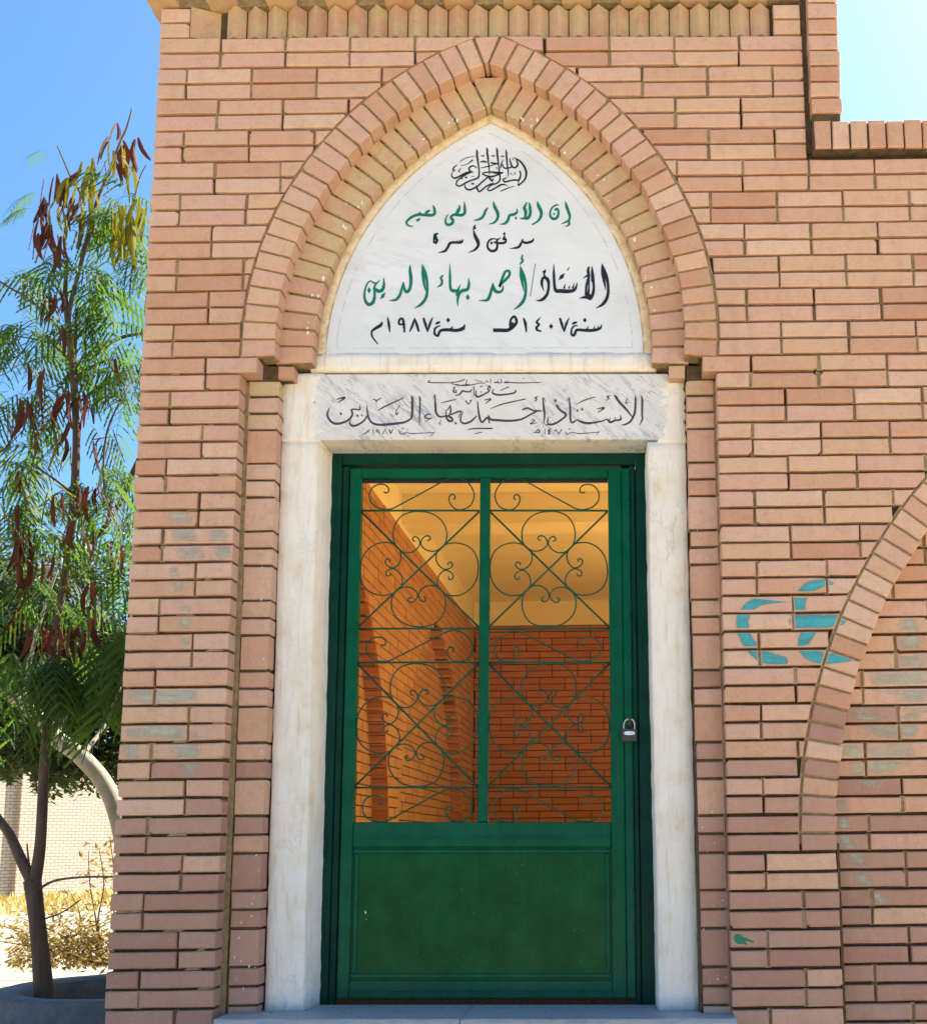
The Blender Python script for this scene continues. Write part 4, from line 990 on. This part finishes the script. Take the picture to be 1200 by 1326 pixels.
# ------------------------------------------------------------------ paint marks
def paint(name, mat, strokes, cell=.004, label=None):
    """film of paint lying on the brick faces only; one layer, however many strokes cross"""
    V = []; Fc = []; cov = []; arrs = []
    for st, core in strokes:
        q = smooth_path(st, 10); pts = []
        for x, y, w_ in q:
            X, _, Z = P(x, y, 0.); pts.append((X, Z, w_/345.))
        arrs.append((np.array(pts), core))
    for kind, poly, yf, dep in bricks:
        a, b = min(p[0] for p in poly), max(p[0] for p in poly); c, d = min(p[1] for p in poly), max(p[1] for p in poly)
        use = [(q, k) for q, k in arrs if (q[:, 0]-q[:, 2]).min() < b and (q[:, 0]+q[:, 2]).max() > a and (q[:, 1]-q[:, 2]).min() < d and (q[:, 1]+q[:, 2]).max() > c]
        if not use or yf > .2: continue
        pin = inset(poly, .002); n_x = max(1, int((b-a)/cell)); n_z = max(1, int((d-c)/cell)); memo = {}
        def at_(i, j):
            if (i, j) not in memo:
                X, Z = a+(b-a)*i/n_x, c+(d-c)*j/n_z
                memo[i, j] = (X, Z, inside(pin, X, Z), max(float(1-(np.hypot(q[:, 0]-X, q[:, 1]-Z)/(q[:, 2]/2)).min()**k) for q, k in use))
            return memo[i, j]
        for i in range(n_x):
            for j in range(n_z):
                cs = [at_(i, j), at_(i+1, j), at_(i+1, j+1), at_(i, j+1)]
                if not all(p[2] for p in cs) or max(p[3] for p in cs) < -.15: continue
                n_ = len(V); V += [(p[0], yf-.0006, p[1]) for p in cs]; cov += [max(0, p[3]) for p in cs]; Fc.append((n_, n_+1, n_+2, n_+3))
    if not V: return
    me = bpy.data.meshes.new(name); me.from_pydata(V, [], Fc); me.materials.append(mat)
    at = me.attributes.new('cover', 'FLOAT', 'POINT'); at.data.foreach_set('value', cov)
    o = tag(link(name, me, front), label, kind='stuff'); return o
def gpx(*pts): return [(900+x/2.947, 450+y/2.947, w_*1.08/2.947) for x, y, w_ in pts]
paint('graffiti', SPRAY, [(gpx((345,962,26),(250,968,40),(195,1005,50),(180,1060,54),(205,1130,54),(260,1180,54),(335,1196,40)), 3)], label='teal painted open curve')
paint('graffiti', SPRAY, [(gpx((522,900,14),(490,898,28),(440,915,50),(402,955,54),(398,1000,50)), 3), (gpx((390,1045,66),(470,1046,66),(556,1040,44)), 3), (gpx((440,1075,56),(415,1130,54),(440,1172,54),(500,1186,50),(585,1185,32)), 3)], label='teal painted numeral shape')
WS = []
def wash(*pts): WS.append((list(pts), 1.6))
wash((232,668,40),(240,700,50),(250,722,40)); wash((282,690,40),(290,715,40)); wash((180,898,40),(205,905,44),(245,900,30)); wash((172,945,34),(235,950,36)); wash((240,965,60),(244,985,40),(246,1000,14)); wash((170,970,30),(172,985,20)); wash((240,790,24),(242,840,20)); wash((225,740,20),(232,760,20))
wash((1185,800,40),(1190,860,60),(1195,900,60)); wash((1150,875,50),(1185,880,60)); wash((1120,920,40),(1170,950,50),(1190,930,40)); wash((1110,970,40),(1140,985,50),(1180,975,40)); wash((1120,1000,34),(1135,1010,30)); wash((1098,1040,24),(1102,1090,26),(1120,1115,24)); wash((1120,1135,20),(1150,1170,26))
paint('paint_wash', WASH, WS, .006, label='faded blue wash of old paint')
paint('paint_splash', INK_G, [([(954,1213,5),(957,1217,10),(962,1219,5)], 3), ([(957,1214,2.5),(966,1217,2.5),(975,1220,1.5)], 3), ([(956,1218,2.5),(966,1223,1.5)], 3)], .002, label='small dark green paint splash')
# white flecks of plaster on the inner bricks
fl = MB()
for i in range(95):
    if i < 50:
        sd_ = rr.choice((-1, 1)); c, r_, = ((ILX, ILZ), ILi) if sd_ < 0 else ((IRX, IRZ), IRi)
        t = rr.uniform(.0, 1.12); a_ = math.pi-t if sd_ < 0 else t; r_ = r_+abs(rr.gauss(0, .02))+.002
        x, z = pol(*c, r_, a_); y = .0672; s = rr.uniform(.002, .008)
        if z > 4.19: continue
    else:
        if rr.random() < .6: x = rr.uniform(-1.43, -1.35)
        else: x = rr.uniform(.235, .33)
        z = .8+1.9*rr.random()**1.6; y = .0672; s = rr.uniform(.0012, .004)
    h = s*rr.uniform(.6, 2.2); n_ = len(fl.v)
    fl.add([(x+math.cos(q*1.047)*s*rr.uniform(.5, 1.1), y-.001 if q % 2 else y, z+math.sin(q*1.047)*h*rr.uniform(.5, 1.1)) for q in range(6)], [(0, 1, 2, 3, 4, 5)])
tag(fl.build('plaster_fleck', WHITE_FLECK, front), kind='stuff')

# ================================================================== ground and background
mb = MB(); mb.add([(-400, -300, 0), (400, -300, 0), (400, 600, 0), (-400, 600, 0)], [(0, 1, 2, 3)])
tag(mb.build('ground', SAND), kind='structure')
YARD = simple_mat('yard_earth', (.24, .20, .145), (.34, .29, .215), 1.1, bs=.8, bd=.03, detail=9)
mb = MB(); mb.add([(-60, 7.75, .004), (60, 7.75, .004), (60, 70, .004), (-60, 70, .004)], [(0, 1, 2, 3)]); tag(mb.build('yard', YARD), kind='structure')
bwall = thing('boundary_wall', 'pale sunlit brick boundary wall far behind the trees', 'wall', (-16, 31, 0))
ang = math.radians(66)
wm = Matrix.Translation((-16, 31, 0))@Matrix.Rotation(ang, 4, 'Z')
mb = MB(); mb.box(-40, 30, 0, .3, 0, 3.6); link('wall_face', mb.mesh('wall_face', FARB), bwall, wm)
mb = MB(); mb.box(-40, 30, -.04, .34, 3.601, 3.75); link('wall_coping', mb.mesh('wall_coping', ROOF_M), bwall, wm)
pm = MB(); pm.box(-.28, .28, -.16, -.001, 0, 3.6); pmesh = pm.mesh('wall_pier', FARB)
for i in range(-6, 5): link('wall_pier', pmesh, bwall, wm@Matrix.Translation((2.57+i*5.2, 0, 0)))
# strip of dry grass at the foot of that wall
dg = MB()
for i in range(5200):
    u, v = rr.uniform(-14, 12), rr.uniform(.4, 8.5); p = wm@Vector((u, -v, 0)); h = rr.uniform(.06, .22); a_ = rr.uniform(0, 6.28); s = rr.uniform(.02, .06)
    dx, dy = math.cos(a_)*s, math.sin(a_)*s; ex, ey = rr.uniform(-.08, .08), rr.uniform(-.08, .08)
    dg.add([(p.x-dx, p.y-dy, 0), (p.x+dx, p.y+dy, 0), (p.x+ex, p.y+ey, h)], [(0, 1, 2)])
GRASS = leaf_mat('dry_grass', (.55, .38, .10), (.66, .48, .16), .2, (.6, .42, .1), .9)
tag(dg.build('dry_grass', GRASS), 'yellow dry grass strip along the far wall', 'grass', kind='stuff')

pb_ = MB()
for i in range(900):
    x, y = rr.uniform(-16, -3), rr.uniform(7.9, 30); s_ = rr.uniform(.008, .035)*(1+y/40)
    pb_.add([(x-s_, y-s_*.7, .003), (x+s_, y-s_*.5, .003), (x+s_*.7, y+s_, .003), (x-s_*.8, y+s_*.7, .003), (x+s_*.1, y, s_*rr.uniform(.6, 1.1))], [(0, 1, 4), (1, 2, 4), (2, 3, 4), (3, 0, 4)])
tag(pb_.build('pebbles', SAND), 'small stones scattered over the pale yard', 'stones', kind='stuff')
# planter
plc = (-3.05, 3.2)
pln = thing('round_planter', 'round grey concrete planter holding the slender tree', 'planter', (plc[0], plc[1], 0))
prof = [(.80, 0), (.83, .435), (.82, .465), (.68, .465), (.66, .445), (.64, .05)]
V = []; n = 40
for k in range(n):
    a_ = 2*math.pi*k/n
    for r_, z_ in prof: V.append((plc[0]+(r_+rr.uniform(-.004, .004))*math.cos(a_), plc[1]+(r_+rr.uniform(-.004, .004))*math.sin(a_), z_+rr.uniform(-.003, .003)*(z_ > .1)))
m_ = len(prof); Fc = [(k*m_+j, ((k+1) % n)*m_+j, ((k+1) % n)*m_+j+1, k*m_+j+1) for k in range(n) for j in range(m_-1)]
mb = MB(); mb.add(V, Fc); mb.build('planter_ring', CONCRETE, pln, True)
mb = MB(); mb.add([(plc[0]+.66*math.cos(2*math.pi*k/n), plc[1]+.66*math.sin(2*math.pi*k/n), .20) for k in range(n)], [tuple(range(n))]); mb.build('planter_soil', SOIL, pln)

# ------------------------------------------------------------------ trees
def branch(mb, pts, n=7):
    """pts: (px, py, depth, width px)"""
    q = smooth_path(pts, 5); P3 = []; rr_ = []
    for x, y, Y, w_ in q:
        P3.append(Vector(P(x, y, Y))); rr_.append(max(.0025, w_/2/(F/((DX+Y)*.988))))
    mb.tube(P3, rr_, n)
TY = 2.95
tree = thing('pod_tree', 'slender feathery tree hung with brown seed pods beside the pilaster', 'tree', P(57, 1285, TY))
tb = MB(); branch(tb, [(58,1300,TY,26),(54,1250,TY,22),(48,1190,TY,20),(42,1140,TY,22)], 9); tb.build('trunk', BARK, tree, True)
BRS = [[(44,1145,TY,17),(52,1095,TY,14),(57,1000,TY,13),(62,930,TY,12),(66,880,TY,11),(75,800,TY,10),(88,720,TY,11),(96,640,TY,11),(99,560,TY,10),(94,480,TY,9),(88,420,TY,8),(84,380,TY,7)],
       [(42,1142,TY,16),(28,1115,TY,14),(12,1080,TY,12),(-6,1055,TY,11),(-40,1000,TY-.2,9)],
       [(88,420,TY,7),(92,390,TY,6),(104,345,TY,6),(112,310,TY,5),(125,262,TY,5),(140,225,TY,4),(155,185,TY,3.5),(164,165,TY,3),(171,139,TY,1.5)],
       [(84,380,TY,6),(86,340,TY,5),(84,300,TY,4),(104,256,TY,3),(92,230,TY,3),(74,188,TY,1.6)],
       [(99,560,TY,6),(98,500,TY+.1,6),(97,440,TY+.1,5),(100,400,TY+.1,5)],
       [(80,430,TY,5),(60,408,TY,4),(35,385,TY-.1,4),(12,372,TY-.2,3),(-20,352,TY-.3,3)],
       [(96,490,TY,4),(120,474,TY+.1,4),(145,464,TY+.2,3)],
       [(128,455,TY+.2,4),(140,445,TY+.2,5),(160,436,TY+.3,5),(182,432,TY+.3,4),(215,428,TY+.3,3.5)],
       [(137,660,TY,3),(134,600,TY,3),(140,555,TY,3),(158,515,TY+.1,3),(172,490,TY+.2,3)],
       [(88,466,TY,2.5),(72,448,TY,2),(50,440,TY,2),(0,432,TY,2)],
       [(46,1155,TY,4),(70,1141,TY-.1,3.4),(110,1136,TY-.3,3),(152,1136,TY-.5,2.4)],
       [(58,1190,TY,2.5),(80,1182,TY-.1,2),(105,1165,TY-.2,1.5)],
       [(40,1135,TY,3.5),(37,1115,TY,2.6),(35,1093,TY,1.8)],
       [(118,705,TY+.3,6),(150,660,TY+.3,7),(178,600,TY+.3,8),(210,540,TY+.3,8)],
       [(160,330,TY,2),(178,240,TY-.05,2),(190,212,TY-.05,1.2)], [(96,640,TY,5),(70,620,TY-.2,3),(40,600,TY-.3,3)]]
for bpts in BRS:
    tb = MB(); branch(tb, bpts); tb.build('branch', BARK, tree, True)
# feathery leaf: rachis, pinnae, leaflets
def frond(seed, L_=.24, npin=7, nleaf=13, droop=.5):
    r2 = random.Random(seed); mb = MB()
    def rach(t): return Vector((0, L_*t, -droop*L_*t*t))
    for i in range(npin):
        t = .18+.82*i/(npin-1); o = rach(t); pl_ = L_*(.52-.22*abs(t-.45))
        for sgn in (-1, 1):
            d = Vector((sgn*.80, .45, -.42+r2.uniform(-.2, .15))).normalized(); side = Vector((-d.y, d.x, 0)).normalized()
            up = d.cross(side)
            sag = r2.uniform(.4, 1.0); V_ = []; F2 = []
            for j in range(2*nleaf+1):                 # closed-up leaflets: a narrow blade with toothed margins
                s = j/(2*nleaf); b_ = o+d*pl_*s+Vector((0, 0, -sag*pl_*s*s)); h = (.0115 if j % 2 else .0065)*(1-.45*s)*(.35 if j == 0 else 1)*(.3 if j == 2*nleaf else 1)
                V_ += [b_-side*h+d*h*.5+Vector((0, 0, -h*.5)), b_, b_+side*h+d*h*.5+Vector((0, 0, -h*.5))]
            for j in range(2*nleaf): F2 += [(3*j, 3*j+1, 3*j+4, 3*j+3), (3*j+1, 3*j+2, 3*j+5, 3*j+4)]
            mb.add(V_, F2)
    mb.tube([rach(t/6) for t in range(7)], [.0016]*6+[.0007], 3, False)
    return mb.mesh('leaf', LEAF)
FR = [frond(i, .33, 7+i % 3, 6, .4+.25*i) for i in range(5)]
def pod_mesh(L_, w_, bend, mat, seed):
    r2 = random.Random(seed); n = 9; V = []
    for i in range(n+1):
        t = i/n; ww = w_/2*math.sin(math.pi*min(1, max(.04, t*.94+.03)))**.45*(1+.05*math.sin(i*2.6)); x = bend*math.sin(t*math.pi)*L_
        c = (x, 0, -L_*t); V += [(c[0]-ww, 0, c[2]), (c[0], -.0022-.0012*(i % 2), c[2]), (c[0]+ww, 0, c[2]), (c[0], .0022+.0012*(i % 2), c[2])]
    Fc = [(i*4+j, i*4+(j+1) % 4, (i+1)*4+(j+1) % 4, (i+1)*4+j) for i in range(n) for j in range(4)]+[(3, 2, 1, 0), (n*4, n*4+1, n*4+2, n*4+3)]
    mb = MB(); mb.add(V, Fc); return mb.mesh('seed_pod', mat, False)
PB = [pod_mesh(.19, .030, .05, POD_BROWN, 1), pod_mesh(.17, .026, -.08, POD_BROWN, 2), pod_mesh(.21, .032, .1, POD_BROWN, 3)]
PG = [pod_mesh(.22, .028, .04, POD_GREEN, 4), pod_mesh(.19, .026, -.07, POD_GREEN, 5)]
def put_frond(px, py, Y, az, sc, pitch=None):
    m_ = Matrix.Translation(P(px, py, Y))@Matrix.Rotation(az, 4, 'Z')@Matrix.Rotation(rr.uniform(-.5, .3) if pitch is None else pitch, 4, 'X')@Matrix.Rotation(rr.uniform(-.4, .4), 4, 'Y')@Matrix.Scale(sc, 4)
    link('leaf', rr.choice(FR), tree, m_)
def cluster(px, py, n, spread, sc=(.6, .95), Yj=.35, down=False):
    for _ in range(int(n*(.8 if py < 330 else .62 if py < 600 else .75)+.5)):
        x, y = px+rr.gauss(0, spread*.85), py+rr.gauss(0, spread*.65)
        put_frond(x, y, TY+rr.uniform(-Yj, Yj), rr.uniform(0, 6.28), rr.uniform(*sc), rr.uniform(-1.1, -.3) if down else None)
for c in ((130,245,3,10),(165,255,8,10),(155,280,9,12),(172,300,8,10),(60,345,5,12),(85,330,5,12),(110,350,8,15),(140,350,6,12),(170,330,4,10),(110,385,6,12),(135,375,5,10),(100,420,4,9),(115,430,5,10),
          (25,368,4,10),(45,378,3,8),(20,410,6,14),(40,425,6,14),(15,445,6,14),(45,455,6,12),(25,470,4,10),(75,462,3,7),(135,420,5,10),(150,440,6,12),(170,455,8,14),(160,480,6,12),(180,470,5,8),(140,495,4,10),(175,505,4,8),
          (15,510,7,12),(40,505,6,12),(70,500,5,10),(90,515,4,8),(60,540,4,10),(130,545,4,10),(165,530,3,8),(45,590,6,12),(20,610,7,14),(10,640,6,14),(40,640,5,12),(75,590,4,10),(115,615,6,10),(130,605,4,8),(145,640,5,10),(100,630,4,10),(160,630,5,10),(155,660,5,10),(30,690,6,14)):
    cluster(c[0], c[1], c[2], c[3])
for c in ((20,755,6,14),(60,770,6,16),(110,760,6,16),(150,750,6,14)): cluster(c[0], c[1], c[2], c[3])
for i in range(26):                                    # the shaded rosette round the stem
    put_frond(66+rr.uniform(-6, 6), 846+rr.uniform(-8, 6), TY-.15+rr.uniform(-.15, .1), 2*math.pi*i/13+rr.uniform(-.2, .2), rr.uniform(.7, 1.1), rr.uniform(-.7, -.1))
for c in ((10,835,5,9),(125,820,5,12),(155,810,6,10)): cluster(c[0], c[1], c[2], c[3], (1.1, 1.5), .25, True)
put_frond(58, 195, TY, 1.4, .35); put_frond(48, 250, TY, 1.6, .45); put_frond(40, 270, TY, 2, .4)
def pods(px, py, n, spread, kinds, sc=(.8, 1.1), tiltmax=.28):
    for _ in range(n):
        x, y = px+rr.gauss(0, spread), py+rr.gauss(0, spread*.5)
        m_ = Matrix.Translation(P(x, y, TY-.22+rr.uniform(-.2, .15)))@Matrix.Rotation(rr.uniform(0, 6.28), 4, 'Z')@Matrix.Rotation(rr.gauss(0, tiltmax), 4, 'X')@Matrix.Rotation(rr.gauss(0, tiltmax*.6), 4, 'Y')@Matrix.Scale(rr.uniform(*sc), 4)
        link('seed_pod', rr.choice(kinds), tree, m_)
MX = PB+PG
for c in ((150,158,2,4,MX),(143,180,5,7,MX),(165,190,6,6,MX),(152,200,5,8,MX),(176,180,2,3,PB),(140,205,3,5,PB),(168,215,3,6,PG),(70,232,5,8,PB),(85,230,5,8,MX),(118,210,6,6,PG),(122,235,4,6,PG),(105,225,2,3,PB),(95,258,4,8,PB),(60,262,6,8,PB),(50,290,4,8,PB),(62,295,5,7,PB),(80,270,5,8,PG),(112,262,4,6,PG),(105,280,3,5,PB),(160,265,7,8,PG),(178,262,6,6,PG),(188,270,4,4,PG),(150,285,4,8,PG),(175,295,4,6,PG),(110,300,2,4,PB),
          (64,385,3,3,PB),(75,375,4,6,PB),(85,420,3,4,PB),(95,430,2,3,PG),(148,465,2,3,PB),(12,525,3,7,PB),(28,520,3,5,PB),(40,520,3,4,PB),(55,515,3,4,PB),(65,540,3,6,PG),(85,505,5,5,PB),(92,520,4,5,PB),(104,510,4,5,PB),(112,515,2,3,PB),(30,557,2,4,PB),(90,570,4,6,PB),(122,572,2,3,PB),(72,570,2,4,PG),(90,640,3,6,PB),(110,630,4,5,PB),(125,630,4,6,PB),(100,670,3,5,PB),(85,680,3,5,PB)):
    pods(*c)
for (x0, y0, x1, y1, k) in ((30,600,92,640,1),(28,605,52,668,1),(38,608,78,662,1),(25,615,45,675,1),(0,650,18,690,1),(12,670,35,690,1),(146,556,162,600,0),(138,572,152,603,0),(118,570,130,568,0),(15,590,0,605,0)):
    a_, b_ = Vector(P(x0, y0, TY-.25)), Vector(P(x1, y1, TY-.25)); d = b_-a_
    m_ = Matrix.Translation(a_)@d.to_track_quat('-Z', 'Y').to_matrix().to_4x4()@Matrix.Scale(max(.6, d.length/.20), 4)
    link('seed_pod', (PG if k else PB)[0], tree, m_)
pods(172, 280, 14, 9, PG, (.9, 1.2), .15); pods(160, 300, 7, 9, PG, (.9, 1.2), .15); pods(118, 225, 6, 5, PG, (1, 1.2), .12); pods(62, 300, 8, 7, PB, (1, 1.25), .2); pods(90, 260, 6, 9, PB)
for c in ((60,480,4,5),(100,540,4,5),(135,500,3,5),(40,470,3,5),(20,600,4,6),(60,640,5,6),(140,640,4,5),(150,700,5,6),(60,720,6,7),(95,735,6,6),(30,755,5,6),(110,690,4,5),(45,560,4,5),(15,660,4,6)): pods(c[0], c[1], max(1, c[2]-2), c[3], PB, (.85, 1.1), .2)
pods(30, 690, 12, 10, PB, (1., 1.25)); pods(25, 725, 5, 8, PB); pods(20, 790, 4, 6, PB); pods(50, 810, 6, 10, PB); pods(75, 815, 8, 8, PB); pods(105, 810, 6, 6, PB); pods(115, 755, 5, 6, PB); pods(125, 800, 3, 5, PB)

# dark broad-leaved tree with pale leaning trunk
BY = 5.2
btree = thing('leaning_tree', 'dark broad-leaved tree with pale leaning trunk behind the planter', 'tree', P(175, 1250, BY))
tb = MB(); branch(tb, [(178,1260,BY,24),(166,1150,BY,22),(156,1075,BY,21),(138,1020,BY,22),(105,980,BY,22),(75,958,BY,22),(52,932,BY,21),(30,912,BY,19),(5,895,BY,15),(-40,860,BY,10)], 10); tb.build('trunk', BARK_P, btree, True)
for q in ([(72,950,BY,8),(85,930,BY+.2,7),(95,915,BY+.3,5),(110,850,BY+.4,4),(120,780,BY+.4,3)], [(45,935,BY,6),(35,936,BY,4),(25,933,BY,3)], [(30,912,BY,9),(40,850,BY+.1,6),(60,780,BY+.2,4),(80,720,BY+.2,3)], [(105,980,BY,7),(140,930,BY+.3,5),(165,850,BY+.5,4),(170,760,BY+.5,3)]):
    tb = MB(); branch(tb, q); tb.build('branch', BARK_P, btree, True)
lf = MB()
def leaf_quad(mb, c, s, r2):
    a_ = r2.uniform(0, 6.28); d = Vector((math.cos(a_), math.sin(a_), r2.uniform(-1.2, .2))).normalized(); sd_ = d.cross(Vector((r2.uniform(-1, 1), r2.uniform(-1, 1), 1))).normalized()
    n_ = d.cross(sd_)*s*.10
    c = Vector(c); mb.add([c, c+d*s*.5+sd_*s*.19+n_, c+d*s, c+d*s*.5-sd_*s*.19+n_], [(0, 1, 2), (0, 2, 3)])
LC = [(rr.uniform(-70, 215), rr.uniform(730, 1010), rr.uniform(.45, 2.1)) for _ in range(230)]
LC += [(rr.uniform(-60, 205), rr.uniform(800, 1008), rr.uniform(.45, 1.5)) for _ in range(170)]
for x0, y0, dy in LC:                                  # clumps of leaves with gaps between them
    for _ in range(rr.randint(75, 125)):
        x, y = x0+rr.gauss(0, 17), y0+rr.gauss(0, 14)
        lim = (1004 if x < 45 else 1032)+9*math.sin(x*.13)
        if y > lim: continue
        leaf_quad(lf, P(x, y, BY+dy+rr.uniform(-.22, .22)), rr.uniform(.055, .105), rr)
for i in range(1100):
    x = rr.uniform(-40, 205); y = 712+rr.gauss(0, 20); leaf_quad(lf, P(x, y, BY+rr.uniform(-.4, 1.2)), rr.uniform(.06, .10), rr)
tag(lf.build('foliage', LEAF_B, btree), kind='stuff')

# dry bush
DYY = 7.0
bush = thing('dry_bush', 'dry tan bush with curled leaves behind the planter', 'bush', P(130, 1245, DYY))
tb = MB()
for i in range(26):
    a_ = rr.uniform(-1.15, 1.0); L_ = rr.uniform(60, 175); x0, y0 = 135+rr.uniform(-25, 40), 1250
    pts = [(x0, y0, DYY, 3.5)]
    for t in (.35, .7, 1): pts.append((x0+math.sin(a_)*L_*t+rr.uniform(-8, 8), y0-math.cos(a_)*L_*t*(1 if abs(a_) < .7 else .7)+18*t*t*abs(a_), DYY+rr.uniform(-.5, .5)*t, 3.2-2.2*t))
    branch(tb, pts, 5)
    for x, y, Y, _w in smooth_path(pts, 5)[3:]:
        for _ in range(5): leaf_quad(lf2 if 'lf2' in globals() else globals().setdefault('lf2', MB()), P(x+rr.gauss(0, 7), y+rr.gauss(0, 7), Y+rr.uniform(-.15, .15)), rr.uniform(.05, .10), rr)
for i in range(1100):
    x = rr.uniform(15, 200); y = 1250-abs(rr.gauss(0, 36))*(.5+.5*min(1, (x-10)/60)); leaf_quad(lf2, P(x, y, DYY+rr.uniform(-.5, .5)), rr.uniform(.05, .10), rr)
tb.build('branch', BARK, bush); tag(lf2.build('foliage', DRY, bush), kind='stuff')
